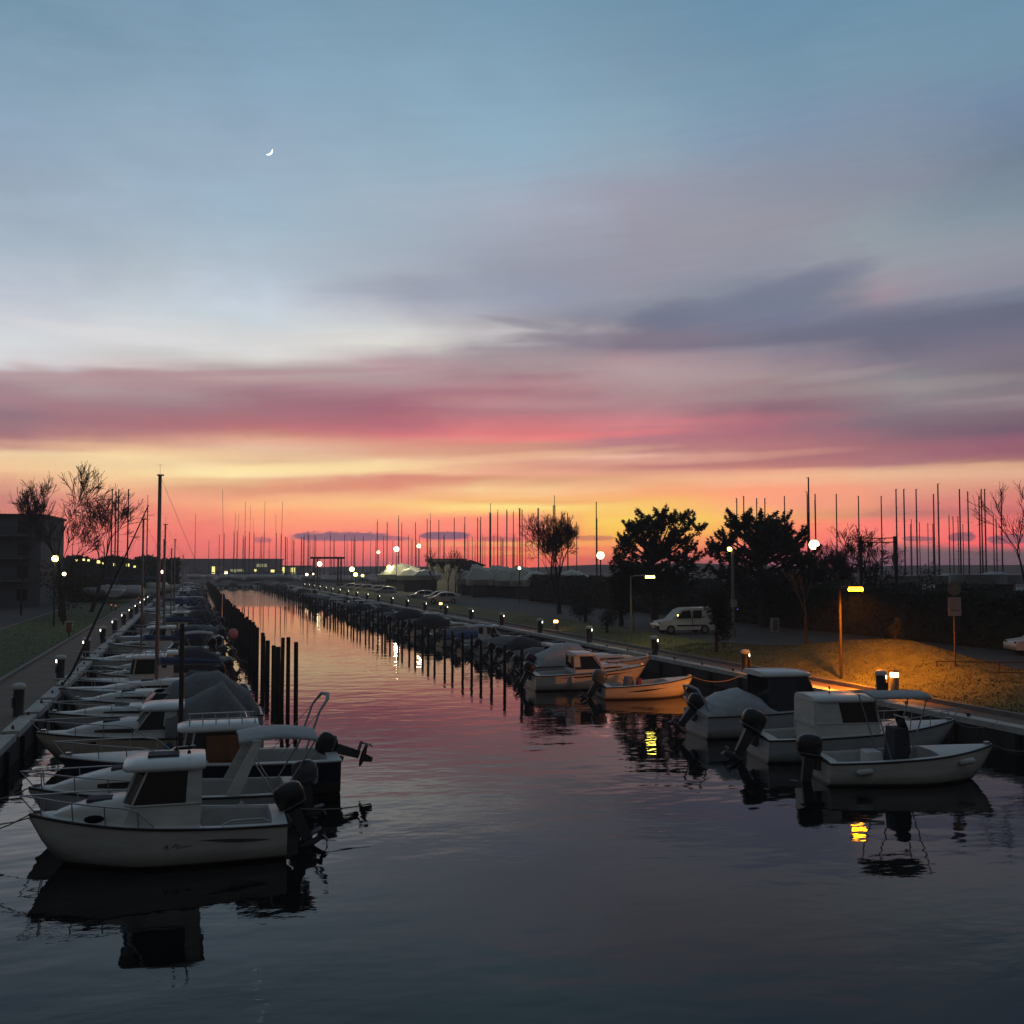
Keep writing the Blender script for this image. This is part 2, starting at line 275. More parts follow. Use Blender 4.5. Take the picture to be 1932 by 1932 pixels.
def dup(o, loc, rz=None, label=None, group=None, scale=None, parts=True):
    c = o.copy(); COL.objects.link(c); c.location = loc
    if rz is not None: c.rotation_euler.z = rz
    if label: c['label'] = label
    if group: c['group'] = group
    if scale: c.scale = scale if isinstance(scale, tuple) else (scale,) * 3
    def rec(a, b):
        for ch in kids(a):
            d = ch.copy(); COL.objects.link(d); d.parent = b; rec(ch, d)
    if parts: rec(o, c)
    return c
def G(px, py, z):            # a point of the photo laid on the level z
    x, y, dz = ray(px, py); t = (z - HC) / dz; x *= t; y *= t
    return (x * CA + y * SA, -x * SA + y * CA)
def PD(px, py, D):           # a point at forward distance D
    x, y, dz = ray(px, py); k = D / y; x *= k; y *= k
    return Vector((x * CA + y * SA, -x * SA + y * CA, HC + dz * k))
# ------------------------------------------------------------------ setting
QL, QR, YE = -5.1, 25.2, 287.0
def water_material():
    m = bpy.data.materials.new('canal_water'); m.use_nodes = True; nt = m.node_tree; b = nt.nodes['Principled BSDF']
    b.inputs['Base Color'].default_value = (.003, .005, .006, 1); b.inputs['Specular Tint'].default_value = (.66, .90, .97, 1); b.inputs['Roughness'].default_value = .025; b.inputs['IOR'].default_value = 1.215
    g = nt.nodes.new('ShaderNodeNewGeometry'); sp = nt.nodes.new('ShaderNodeSeparateXYZ'); nt.links.new(g.outputs['Position'], sp.inputs[0])
    def noise(sc, stretch, det, rot=0.):
        mp = nt.nodes.new('ShaderNodeMapping'); mp.inputs['Scale'].default_value = stretch; mp.inputs['Rotation'].default_value = (0, 0, rot); nt.links.new(g.outputs['Position'], mp.inputs[0])
        n = nt.nodes.new('ShaderNodeTexNoise'); n.inputs['Scale'].default_value = sc; n.inputs['Detail'].default_value = det; n.inputs['Roughness'].default_value = .5; nt.links.new(mp.outputs[0], n.inputs['Vector']); return n.outputs[0]
    def mth(op, a, c):
        n = nt.nodes.new('ShaderNodeMath'); n.operation = op
        for i, v in enumerate((a, c)):
            if isinstance(v, bpy.types.NodeSocket): nt.links.new(v, n.inputs[i])
            else: n.inputs[i].default_value = v
        return n.outputs[0]
    def mr(v, a, c, lo, hi):
        n = nt.nodes.new('ShaderNodeMapRange'); nt.links.new(v, n.inputs[0]); n.inputs[1].default_value = a; n.inputs[2].default_value = c; n.inputs[3].default_value = lo; n.inputs[4].default_value = hi; return n.outputs[0]
    # gentle long undulation, small wind ripples in patches, a rougher reach at the far end
    a = mth('MULTIPLY', noise(.55, (1, 1.5, 1), 2, .3), .018)
    c = mth('MULTIPLY', noise(3.2, (1, 1.7, 1), 2, .35), .0020)
    patch = mr(noise(.11, (1, 2.2, 1), 2), .42, .62, .35, 1.6)
    rough = mth('ADD', patch, mr(sp.outputs[1], 158, 172, 0., 26.))
    rough = mth('MULTIPLY', rough, mr(sp.outputs[1], 35, 90, 1., .5))
    h = mth('ADD', mth('MULTIPLY', a, mr(sp.outputs[1], 40, 110, 1., .55)), mth('MULTIPLY', c, rough))
    bp = nt.nodes.new('ShaderNodeBump'); bp.inputs['Strength'].default_value = 1.; bp.inputs['Distance'].default_value = 1.
    nt.links.new(h, bp.inputs['Height']); nt.links.new(bp.outputs[0], b.inputs['Normal'])
    return m
MT['water'] = water_material()
def sheet(name, x0, x1, y0, y1, z, m):
    o = MB().add([(x0, y0, z), (x1, y0, z), (x1, y1, z), (x0, y1, z)], [(0, 1, 2, 3)]).build(name, m); return tag(o, kind='structure')
sheet('water', QL - .2, QR + .2, -60, YE + .2, 0, 'water')
sheet('quay_walk', -8., QL - .4, -40, YE + .6, .85, 'paving')
sheet('grass_verge', -14.5, -8.2, -40, 400, .93, 'grass')
sheet('road', -23., -14.7, -40, 420, .87, 'asphalt')
sheet('quay_path', QR + .4, 26.8, -40, YE + .6, .85, 'paving')
sheet('yard_road', 31., 45., -40, YE - 2, 1.2, 'asphalt')
MB().box((-8.1, 180, .82), (.2, 440, .30)).build('kerb', 'concrete')['kind'] = 'structure'
MB().box((-14.6, 180, .80), (.2, 440, .34)).build('kerb', 'concrete')['kind'] = 'structure'
MB().box((26.9, 123, .85), (.2, 326, .32)).build('kerb', 'concrete')['kind'] = 'structure'
# one ground sheet to the horizon, the canal cut out of it
B_ = 2500
g = MB(); z0 = .78
g.add([(-B_, -300, z0), (QL - .3, -300, z0), (QL - .3, YE + .3, z0), (-B_, YE + .3, z0)], [(0, 1, 2, 3)])
g.add([(QR + .3, -300, z0), (B_, -300, z0), (B_, YE + .3, z0), (QR + .3, YE + .3, z0)], [(0, 1, 2, 3)])
g.add([(-B_, YE + .3, z0), (B_, YE + .3, z0), (B_, B_, z0), (-B_, B_, z0)], [(0, 1, 2, 3)])
tag(g.build('ground', 'ground'), kind='structure')
# grassy bank with the mound under the street lamp
def bank_h(x, y):
    t = min(1, max(0, (x - 27) / 3.5)); t = t * t * (3 - 2 * t)
    h = .88 + .40 * t - (.22 if x > 31.2 else 0) * min(1, max(0, (x - 31.2) / 1.5))
    h += 1.3 * math.exp(-((x - 31.9) / 3.3) ** 2 - ((y - 42.6) / (8.0 if y > 42.6 else 5.0)) ** 2)
    return h + .05 * math.sin(x * 1.7 + y * .9) * math.sin(y * 1.3) * min(1, (x - 27) / 1.)
bk = MB(); nx, ny = 26, 150; vs = []
for j in range(ny + 1):
    y = 8 + (110 - 8) * (j / ny) if j < ny * .8 else 8 + 102 * .8 + (YE - 3 - 8 - 102 * .8) * ((j - ny * .8) / (ny * .2))
    for i in range(nx + 1):
        x = 27. + 12. * i / nx; vs.append((x, y, bank_h(x, y)))
bk.add(vs, [(j * (nx + 1) + i, j * (nx + 1) + i + 1, (j + 1) * (nx + 1) + i + 1, (j + 1) * (nx + 1) + i) for j in range(ny) for i in range(nx)], True)
tag(bk.build('grass_bank', 'grassr'), kind='structure')
# tufts of grass on the bank
tf = MB(); rnd = random.Random(3)
for k in range(36000):
    y = 26 + (34 if k % 4 else 70) * rnd.random(); x = 27.2 + 8.5 * rnd.random()
    z = bank_h(x, y)
    if x > 31.2 and z < 1.24: continue
    a = rnd.random() * 6.28; w = .015 + .02 * rnd.random(); h = .02 + .06 * rnd.random(); dx, dy = math.cos(a) * w, math.sin(a) * w; lx, ly = rnd.uniform(-.06, .06), rnd.uniform(-.06, .06)
    tf.add([(x - dx, y - dy, z - .01), (x + dx, y + dy, z - .01), (x + lx, y + ly, z + h)], [(0, 1, 2)])
tag(tf.build('grass', 'grassr'), kind='stuff')
tf = MB()
for k in range(3000):
    y = 30 + 90 * rnd.random() ** 1.5; x = -14.4 + 6.1 * rnd.random(); a = rnd.random() * 6.28; w = .03; h = .03 + .06 * rnd.random()
    tf.add([(x - math.cos(a) * w, y - math.sin(a) * w, .92), (x + math.cos(a) * w, y + math.sin(a) * w, .92), (x + rnd.uniform(-.06, .06), y, .93 + h)], [(0, 1, 2)])
tag(tf.build('grass', 'grass'), kind='stuff')
# quay walls with their copings
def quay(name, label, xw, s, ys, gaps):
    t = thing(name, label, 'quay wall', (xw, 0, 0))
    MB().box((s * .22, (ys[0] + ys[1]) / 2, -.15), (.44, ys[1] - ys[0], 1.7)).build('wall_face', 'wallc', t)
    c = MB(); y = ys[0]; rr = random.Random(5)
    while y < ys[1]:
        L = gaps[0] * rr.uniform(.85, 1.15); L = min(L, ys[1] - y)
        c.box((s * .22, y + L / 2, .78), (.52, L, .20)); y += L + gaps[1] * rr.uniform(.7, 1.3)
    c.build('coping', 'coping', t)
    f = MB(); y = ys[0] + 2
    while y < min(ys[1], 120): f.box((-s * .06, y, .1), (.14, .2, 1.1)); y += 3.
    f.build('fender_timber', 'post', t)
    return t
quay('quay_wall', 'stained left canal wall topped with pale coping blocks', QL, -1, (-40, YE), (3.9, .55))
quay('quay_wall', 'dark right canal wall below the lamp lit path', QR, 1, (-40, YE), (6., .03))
t = thing('quay_wall', 'low dark wall closing the far end of the canal', 'quay wall', (0, YE, 0))
MB().box((10, .25, -.1), (30.4, .5, 1.9)).build('wall_face', 'wallc', t)
# far low hills
h = MB(); n = 90; ring0 = []; ring1 = []; rr = random.Random(11)
for i in range(n + 1):
    a = YAW + R(-50 + 100 * i / n); r = 850; z = 3.6 + 4.2 * abs(math.sin(i * .21) * math.sin(i * .067 + 1)) + rr.random() * .6
    ring0.append((r * math.sin(a), r * math.cos(a), z0)); ring1.append(((r + 12) * math.sin(a), (r + 12) * math.cos(a), z))
ring2 = [(p[0] * 1.06, p[1] * 1.06, z0) for p in ring1]
h.loft([ring0, ring1, ring2], True, False, False)
tag(h.build('hills', 'leaf2'), kind='structure')

# evening haze over the whole marina
hz = MB().box((0, 400, 10.2), (1900, 1000, 24.4)).build('haze', 'white')
hm = bpy.data.materials.new('haze_air'); hm.use_nodes = True; hn = hm.node_tree; hn.nodes.clear()
pv = hn.nodes.new('ShaderNodeVolumePrincipled'); pv.inputs['Color'].default_value = (.86, .85, .88, 1); pv.inputs['Density'].default_value = .0006; pv.inputs['Anisotropy'].default_value = .35
ho = hn.nodes.new('ShaderNodeOutputMaterial'); hn.links.new(pv.outputs[0], ho.inputs['Volume']); hz.data.materials.clear(); hz.data.materials.append(hm); tag(hz, kind='stuff')
# iron mooring cleats along both copings
cl = None
for i in range(14):
    for side, x in ((-1, QL - .22), (1, QR + .22)):
        y = (27 if side < 0 else 24) + i * 3.3
        if cl is None:
            cl = thing('mooring_cleat', 'small iron mooring cleat on a quay coping', 'cleat', (x, y, .88), 0, 'iron cleats on the quay copings')
            MB().tube([(-.02, -.16, .09), (0, 0, .10), (-.02, .16, .09)], [.018, .026, .018], 6).box((0, 0, .045), (.07, .10, .09)).build('cleat_horn', 'iron', cl)
        else: dup(cl, (x, y, .88))
# ------------------------------------------------------------------ boats (local: stern at x=0, bow at +x, waterline z=0)
def outboard(root, x, y, z, cowl='motor', tilt=0., s=1.):
    m = bpy.data.objects.new('outboard_motor', None); COL.objects.link(m); m.parent = root; m.location = (x, y, z); m.rotation_euler = (0, abs(tilt), 0); m.empty_display_size = .1
    def ring(cx, hx, hy, z): return [(cx + hx * math.copysign(abs(math.cos(a)) ** .6, math.cos(a)), hy * math.copysign(abs(math.sin(a)) ** .6, math.sin(a)), z) for a in [2 * math.pi * k / 14 for k in range(14)]]
    MB().loft([ring(-.26 * s, .19 * s, .13 * s, .10 * s), ring(-.28 * s, .27 * s, .17 * s, .18 * s), ring(-.30 * s, .30 * s, .19 * s, .38 * s), ring(-.30 * s, .28 * s, .18 * s, .52 * s), ring(-.28 * s, .20 * s, .13 * s, .60 * s), ring(-.27 * s, .08 * s, .06 * s, .625 * s)], True, True).build('cowling', cowl, m)
    MB().loft([ring(-.28 * s, .276 * s, .176 * s, .165 * s), ring(-.28 * s, .284 * s, .182 * s, .178 * s), ring(-.282 * s, .282 * s, .180 * s, .20 * s)], True, False).build('cowling_band', 'alum', m)
    g = MB().box((-.26 * s, 0, -.22 * s), (.20 * s, .11 * s, .66 * s), top=(1.3, 1.5)); g.box((-.38 * s, 0, -.50 * s), (.40 * s, .26 * s, .03 * s)); g.box((-.22 * s, 0, -.78 * s), (.12 * s, .03 * s, .30 * s), top=(2, 1))
    g.ball((-.26 * s, 0, -.66 * s), (.30 * s, .065 * s, .065 * s)); g.build('gearcase', 'leg', m)
    b = MB().box((-.04 * s, 0, 0), (.13 * s, .24 * s, .34 * s)); b.tube([(-.1 * s, 0, .05 * s), (.12 * s, 0, .16 * s)], .03 * s); b.build('clamp_bracket', 'leg', m)
    p = MB()
    for k in range(3):
        a = 2 * math.pi * k / 3; c, q = math.cos(a), math.sin(a); X = -.56 * s
        p.add([(X, c * .03 - q * .03, -.66 * s + q * .03 + c * .03), (X + .04, c * .17 * s - q * .08 * s, -.66 * s + q * .17 * s + c * .08 * s), (X - .01, c * .19 * s, -.66 * s + q * .19 * s), (X - .05, c * .16 * s + q * .07 * s, -.66 * s + q * .16 * s - c * .07 * s)], [(0, 1, 2, 3)])
    p.lathe([(.04 * s, -.05), (.045 * s, .05)], (-.55 * s, 0, -.66 * s), 8); p.build('propeller', 'leg', m)
    return m

def boat(label, cat='motorboat', L=5.5, B=2.1, hs=.6, hb=1.0, hull='gel', deck='deck', cockpit=(.04, .5), cabin=None, cuddy=None, top=None, wind=None, motor='motor', tilt=0., msize=1., rail=True, rub='rubber', group=None, extras=(), name='motorboat', nst=22, motory=0.):
    root = thing(name, label, cat, group=group)
    def st(t):
        b = B / 2 * (.90 + .10 * math.sin(math.pi * min(t / .9, 1))) * (1 - max(0, (t - .42) / .58) ** 2.5)
        s = hs + (hb - hs) * t ** 1.7; f = max(0, (t - .68) / .32); k = -.32 + (s + .32 - .08) * f ** 2.6
        return max(b, .012), s, k
    ts = [i / nst for i in range(nst + 1)]
    rings = []
    for t in ts:
        b, s, k = st(t); x = L * t + (0 if t > 0 else 0); f = max(0, (t - .5) / .5) ** 1.6; c = max(k, .05) * (1 - f) + (k + (s - k) * .62) * f if k < .05 else k + (s - k) * .62 * f + .02
        bw = b * (.90 - .20 * f)
        half = [(x, bw * .5, k + (c - k) * .55), (x, bw, c), (x, bw + (b - bw) * .35, c + (s - c) * .42), (x, bw + (b - bw) * .8, c + (s - c) * .8), (x, b, s)]
        rings.append([(p[0], -p[1], p[2]) for p in reversed(half)] + [(x, 0, k)] + half)
    mb = MB().loft(rings, True, False, False); mb.add(rings[0], [tuple(range(len(rings[0])))])
    mb.build('hull', hull, root)
    # deck with a sunk cockpit
    fl = .12; c0, c1 = cockpit; tt = sorted(set([0., 1., c0 - .004, c0, c1, c1 + .004] + [i / 26 for i in range(27)])); dr = []
    for t in tt:
        if t < 0: continue
        b, s, k = st(t); x = L * t
        if c0 <= t <= c1: half = [(b, s + .02), (max(b - .15, .01), s + .035), (max(b - .17, .008), s - .02), (max(b - .19, .006), fl), (0.002, fl)]
        else:
            cam_ = .05 * min(1, b); half = [(b, s + .02), (b * .8, s + .035 + cam_ * .3), (b * .6, s + .04 + cam_ * .6), (b * .3, s + .04 + cam_ * .9), (0.002, s + .04 + cam_)]
        dr.append([(x, -p[0], p[1]) for p in half] + [(x, p[0], p[1]) for p in reversed(half)])
    MB().loft(dr, False, False, False).build('deck', deck, root)
    rb = MB()
    for sg in (-1, 1): rb.tube([(L * t, sg * (st(t)[0] + .012), st(t)[1]) for t in ts], .03, 5)
    rb.tube([(-.01, -st(0)[0], st(0)[1]), (-.01, st(0)[0], st(0)[1])], .03, 5)
    rb.build('rub_rail', rub, root)
    if cuddy:   # low coachroof blending forward: (x0,x1,width,height)
        x0, x1, w, h = cuddy[:4]; cr = []
        for i in range(9):
            u = i / 8; x = x0 + (x1 - x0) * u; t = x / L; b, s, k = st(min(t, .98)); hh = h * (1 - u ** 2.2) + .02; ww = min(w / 2, b * .82) * (1 - .25 * u)
            cr.append([(x, -ww, s + .03), (x, -ww * .93, s + hh * .75), (x, -ww * .7, s + hh), (x, 0, s + hh * 1.08), (x, ww * .7, s + hh), (x, ww * .93, s + hh * .75), (x, ww, s + .03)])
        o = MB().loft(cr, True, False, False); o.add(cr[0], [tuple(range(7))]); o.add(cr[-1], [tuple(range(6, -1, -1))]); o = o.build('coachroof', 'gel' if hull != 'creamh' else 'deck', root)
        for sg in ((0, 1) if len(cuddy) < 5 else ()):
            wn = MB(); pts = []
            for i in (1, 2, 3, 4, 5):
                r_ = cr[i]; a, b_ = (Vector(r_[0]), Vector(r_[1])) if sg else (Vector(r_[6]), Vector(r_[5])); off = Vector((0, (-1 if sg else 1) * .008, 0)); q = .18 if i in (2, 3, 4) else .35
                pts.append((a.lerp(b_, .3 + q * .3) + off, a.lerp(b_, .85 - q * .3) + off))
            for i in range(4): wn.add([pts[i][0], pts[i + 1][0], pts[i + 1][1], pts[i][1]], [(0, 1, 2, 3)])
            wn.build('cabin_window', 'glass', root)
        hx = x0 + (x1 - x0) * .45; s_ = st(hx / L)[1]
        MB().rbox((hx, 0, s_ + h * .86 + .03), (.5, .46, .06), .03).build('hatch', 'canvask', root)
    if cabin:   # wheelhouse: dict x0,x1 (base) top front xf, w, z0, z1
        x0, x1, xf, w, zb, zt = cabin['x0'], cabin['x1'], cabin['xf'], cabin['w'], cabin['zb'], cabin['zt']; xr = cabin.get('xr', x0); w2 = w * .86; cm = cabin.get('mat', 'gel'); zm = zb + (zt - zb) * cabin.get('sill', .42)
        def R_(z):
            u = (z - zb) / (zt - zb); xa = x0 + (xr - x0) * u; xb = x1 + (xf - x1) * u; ww = (w + (w2 - w) * u) / 2
            return [(xa, -ww, z), (xb - .18, -ww, z), (xb, -ww * .6, z), (xb, ww * .6, z), (xb - .18, ww, z), (xa, ww, z)]
        MB().loft([R_(zb), R_(zm)], False).build('cabin_side', cm, root)
        lo, hi = R_(zm), R_(zt)
        gl = MB().loft([[(p[0] * 1, p[1] * .985, p[2]) for p in lo], [(p[0], p[1] * .985, p[2]) for p in hi]], False, False); gl.build('cabin_window', 'glass', root)
        pl = MB(); lo = R_(zm); hi = R_(zt)
        for k in range(6):
            if k in (0, 5): continue
            pl.tube([lo[k], hi[k]], .028, 4)
        for k in range(6): pl.tube([lo[k], lo[(k + 1) % 6]], .025, 4)
        # solid rear pillars
        for k, o_ in ((0, 1), (5, -1)):
            a, b_ = Vector(lo[k]), Vector(hi[k]); wd = cabin.get('pillar', .32)
            pl.add([a + Vector((-.03, -.012 * o_, -.3)), a + Vector((wd, -.012 * o_, -.3)), b_ + Vector((wd * .8, -.012 * o_, 0)), b_ + Vector((-.03, -.012 * o_, 0)), a + Vector((-.03, .05 * o_, -.3)), a + Vector((wd, .05 * o_, -.3)), b_ + Vector((wd * .8, .05 * o_, 0)), b_ + Vector((-.03, .05 * o_, 0))], [(0, 1, 2, 3), (7, 6, 5, 4), (0, 4, 5, 1), (1, 5, 6, 2), (3, 2, 6, 7), (0, 3, 7, 4)])
        pl.build('window_frame', cm, root)
        rx0 = xr - cabin.get('aft', .25); rx1 = xf + cabin.get('brow', .28); rl = rx1 - rx0; rr = []
        for u, k in ((0, .86), (.04, .95), (.12, 1.), (.6, 1.), (.85, .96), (.95, .86), (1., .62)):
            x = rx0 + rl * u; ww = w2 / 2 * 1.08 * k; th = .15 * (1 if u < .8 else 1 - (u - .8) * 2.2)
            rr.append([(x, -ww, zt - .01), (x, -ww * 1.01, zt + th * .5), (x, -ww * .85, zt + th), (x, 0, zt + th * 1.25), (x, ww * .85, zt + th), (x, ww * 1.01, zt + th * .5), (x, ww, zt - .01)])
        rf = MB().loft(rr, True, True).build('cabin_roof', cabin.get('roof', 'roofw'), root)
        if cabin.get('door'):
            MB().box((x0 - .03, w * .16, (zb + zt) / 2 - .15), (.04, w * .46, (zt - zb) * .98)).build('cabin_door', cabin['door'], root)
        if cabin.get('hatch'):
            MB().rbox((rx0 + rl * .52, 0, zt + .20), (.62, .55, .04), .02).build('roof_hatch', 'canvask', root)
        if cabin.get('rack'):
            rk = MB(); zz = zt + .30
            for sg in (-1, 1):
                rk.tube([(rx0 + .05, sg * w2 * .42, zz), (rx1 - .25, sg * w2 * .42, zz)], .018, 5)
                for k in range(6):
                    x = rx0 + .1 + (rl - .4) * k / 5; rk.tube([(x, sg * w2 * .42, zz - .17), (x, sg * w2 * .42, zz)], .014, 5)
            rk.tube([(rx0 + .3, -w2 * .42, zz), (rx0 + .3, w2 * .42, zz)], .016, 5); rk.build('roof_rack', 'steel', root)
    if wind:    # raked windscreen: (x, w, z, h)
        x, w, z, h = wind; P = [(x - .35, -w / 2, z), (x + .1, -w / 2 * .8, z), (x + .25, 0, z), (x + .1, w / 2 * .8, z), (x - .35, w / 2, z)]; Q = [(p[0] - h * .8, p[1] * .9, z + h) for p in P]
        MB().loft([P, Q], False, False, False).build('windscreen', 'glass', root)
        f = MB().tube(Q, .02, 5); f.tube([P[0], Q[0]], .018, 5); f.tube([P[-1], Q[-1]], .018, 5); f.tube([P[2], Q[2]], .015, 5); f.build('windscreen_frame', 'steel', root)
    if top:
        k_, x0, x1, z, w = top[:5]; cm = top[5] if len(top) > 5 else 'canvas'
        if k_ in ('bimini', 'ttop'):
            rr = []
            for i in range(7):
                u = i / 6; x = x0 + (x1 - x0) * u; zz = z + (.10 * math.sin(math.pi * u) if k_ == 'bimini' else .03)
                rr.append([(x, -w / 2, zz - .09), (x, -w / 2 * .8, zz), (x, 0, zz + .06), (x, w / 2 * .8, zz), (x, w / 2, zz - .09), (x, 0, zz + .02)])
            MB().loft(rr, True, True).build('canopy', cm, root)
            f = MB()
            for sg in (-1, 1):
                for xa, xb in (((x0 + x1) / 2 - .1, x0 + .08), ((x0 + x1) / 2 + .1, x1 - .08)):
                    f.tube([(xa, sg * w / 2 * .97, st(xa / L)[1]) if k_ == 'bimini' else (xa, sg * w / 2 * .6, fl), (xb, sg * w / 2 * (.97 if k_ == 'bimini' else .75), z - .08)], .02, 5)
            xa = (x0 + x1) / 2; f.tube([(x0 + .08, -w / 2 * .9, z - .09), (x0 + .08, w / 2 * .9, z - .09)], .018, 5); f.build('canopy_frame', 'steel', root)
        elif k_ == 'tent':   # tent cover with a ridge point at the middle hoop
            xs = [0, .10, .40, .62, .82, 1.]; hs_ = top[6] if len(top) > 6 else [.02, .35, .95, 1., .5, .03]; rr = []
            for u, q in zip(xs, hs_):
                x = x0 + (x1 - x0) * u; b, s, k = st(min(max(x / L, 0), .97)); hh = (z - s) * q + .05; ww = min(b, w / 2) * 1.0
                rr.append([(x, -ww - .02, s - .03), (x, -ww * .97, s + hh * .45), (x, -ww * .60, s + hh * .86), (x, 0, s + hh), (x, ww * .60, s + hh * .86), (x, ww * .97, s + hh * .45), (x, ww + .02, s - .03)])
            fine = []
            for i in range(len(rr) - 1):
                for q in range(4):
                    v = q / 4; fine.append([tuple(Vector(a).lerp(Vector(b), v) - Vector((0, 0, .05 * math.sin(math.pi * v) * (.6 if 0 < j < 6 else 0)))) for j, (a, b) in enumerate(zip(rr[i], rr[i + 1]))])
            fine.append(rr[-1]); MB().loft(fine, True, True, False).build('canvas_cover', cm, root)
    if rail:
        r_ = MB(); t0 = .52 if rail is True else rail; tp = []
        for sg in (-1, 1):
            line = []
            for i in range(9):
                t = t0 + (1.0 - t0) * i / 8; b, s, k = st(min(t, .995)); line.append((L * t + .10 * (i / 8), sg * max(b - .06, .03), s + .04 + .34 * min(1, i / 1.2)))
            r_.tube(line, .016, 5); tp.append(line[-1])
            for i in (1, 3, 5, 7): q = line[i]; t = t0 + (1 - t0) * i / 8; r_.tube([(q[0] - .03, q[1], st(min(t, .99))[1] + .02), q], .014, 5)
        r_.tube([tp[0], (tp[0][0] + .08, 0, tp[0][2] + .01), tp[1]], .016, 5); r_.tube([(L - .1, 0, hb + .03), (L + .18, 0, tp[0][2])], .014, 5)
        r_.build('bow_rail', 'steel', root)
    if motor:
        outboard(root, 0., motory, hs - .12, motor, tilt, msize)
    b, s, k = st(.95); MB().box((L * .97, 0, hb + .06), (.14, .16, .07)).build('bow_cleat', 'steel', root)
    for e in extras: e(root, st, L)
    return root

# extras ------------------------------------------------------------
def ex_mast(h, x=.58, genoa=True, boom=True, r=.055):
    def f(root, st, L):
        X = x * L; s = st(x)[1]; zt = s + h
        MB().tube([(X, 0, s + .1), (X, 0, zt)], [r, r * .85], 8).build('mast', 'alum', root)
        k = MB().box((X - .02, 0, zt + .02), (.28, .09, .06)); k.tube([(X, 0, zt), (X, 0, zt + .45)], .008, 4); k.tube([(X - .1, 0, zt + .45), (X + .1, 0, zt + .45)], .008, 4); k.build('masthead', 'alum', root)
        q = MB(); zs = s + h * .55
        q.tube([(X, -.62, zs), (X, .62, zs)], .018, 5); q.build('spreader', 'alum', root)
        w = MB(); bs = st(x - .04)[0]
        for sg in (-1, 1): w.tube([(X - .2, sg * bs, s), (X, sg * .62, zs), (X, 0, zt - .1)], .009, 4)
        w.tube([(0.05, 0, st(0)[1]), (X, 0, zt)], .009, 4); w.build('rigging', 'steel', root)
        if genoa: MB().tube([(L * .985, 0, st(.98)[1] + .1), (L * .93, 0, s + h * .10), (X + (L * .985 - X) * .12, 0, s + h * .86)], [.035, .06, .025], 6).build('furled_sail', 'canvask', root)
        else: MB().tube([(L * .985, 0, st(.98)[1] + .1), (X, 0, zt - .2)], .010, 4).build('forestay', 'steel', root)
        if boom:
            MB().tube([(X - .05, 0, s + 1.05), (X - 2.5 * L / 7, 0, s + 1.0)], .045, 6).build('boom', 'alum', root)
            MB().tube([(X - .1, 0, s + 1.2), (X - .9, 0, s + 1.19), (X - 2.4 * L / 7, 0, s + 1.08)], [.15, .13, .07], 8).build('sail_cover', 'canvasb', root)
    return f
def ex_portholes(xs, z=.62, rx=.13, rz=.06, yc=None):
    def f(root, st, L):
        for x in xs:
            b, s, k = st(x / L)
            for sg in (-1, 1):
                bb = b * .985 if yc is None else yc; s = s if yc is None else z
                pts = [(x + rx * math.cos(a), sg * (bb - (s - z - rz * math.sin(a)) * .10 + .015), z + rz * math.sin(a)) for a in [2 * math.pi * q / 16 for q in range(16)]]
                MB().add(pts + [(p[0], p[1] - sg * .03, p[2]) for p in pts], [tuple(range(16)), tuple(range(31, 15, -1))] + [(i, (i + 1) % 16, 16 + (i + 1) % 16, 16 + i) for i in range(16)]).build('porthole', 'glass', root)
    return f
def ex_arch(x, z, w, m='gel', rake=.55, wd=.22):
    def f(root, st, L):
        s = st(x / L)[1]; a = MB()
        def sec(p, q, d): return [(p[0] - d, p[1] - q, p[2]), (p[0] + d, p[1] - q, p[2]), (p[0] + d, p[1] + q, p[2]), (p[0] - d, p[1] + q, p[2])]
        for sg in (-1, 1):
            a.loft([sec((x + rake, sg * w / 2, s), .035, wd), sec((x, sg * w / 2 * .9, z - .1), .035, wd * .6)], False, True)
        a.box((x, 0, z - .06), (wd * 1.25, w * .93, .08)); a.build('radar_arch', m, root)
    return f
def ex_bow_cover(root, st, L): pass
def ex_fenders(ts, side, m='white', vertical=True, z=None):
    def f(root, st, L):
        for t in ts:
            b, s, k = st(t); zz = s - .32 if z is None else z; y = side * (b * .96 + .10)
            fd = MB()
            if vertical: fd.lathe([(.02, -.24), (.08, -.18), (.09, 0), (.08, .18), (.02, .24)], (L * t, y, zz), 10)
            else: fd.tube([(L * t - .24, y, zz - .02), (L * t - .18, y, zz - .02), (L * t + .18, y, zz + .02), (L * t + .24, y, zz + .02)], [.03, .09, .09, .03], 10)
            fd.tube([(L * t, y, zz + .05), (L * t, side * b, s)], .008, 4); fd.build('fender', m, root)
    return f
def ex_hoop(x, z, w, rx=-.6, m='steel', r=.03, pad='canvasw'):
    def f(root, st, L):   # folded sun hoop leaning over the stern
        s = st(max(x / L, 0))[1]
        MB().tube([(x, -w / 2, s), (x + rx * .6, -w / 2, z - .35), (x + rx * .9, -w / 2 * .8, z - .05), (x + rx, 0, z), (x + rx * .9, w / 2 * .8, z - .05), (x + rx * .6, w / 2, z - .35), (x, w / 2, s)], [r, r, r * 1.5, r * 2, r * 1.5, r, r], 6).build('folded_hoop', pad, root)
        [MB().tube([(x + rx * .55, sg * w / 2, z - .4), (x + .7, sg * w / 2, s)], .012, 4).build('hoop_strap', m, root) for sg in (-1, 1)]
    return f
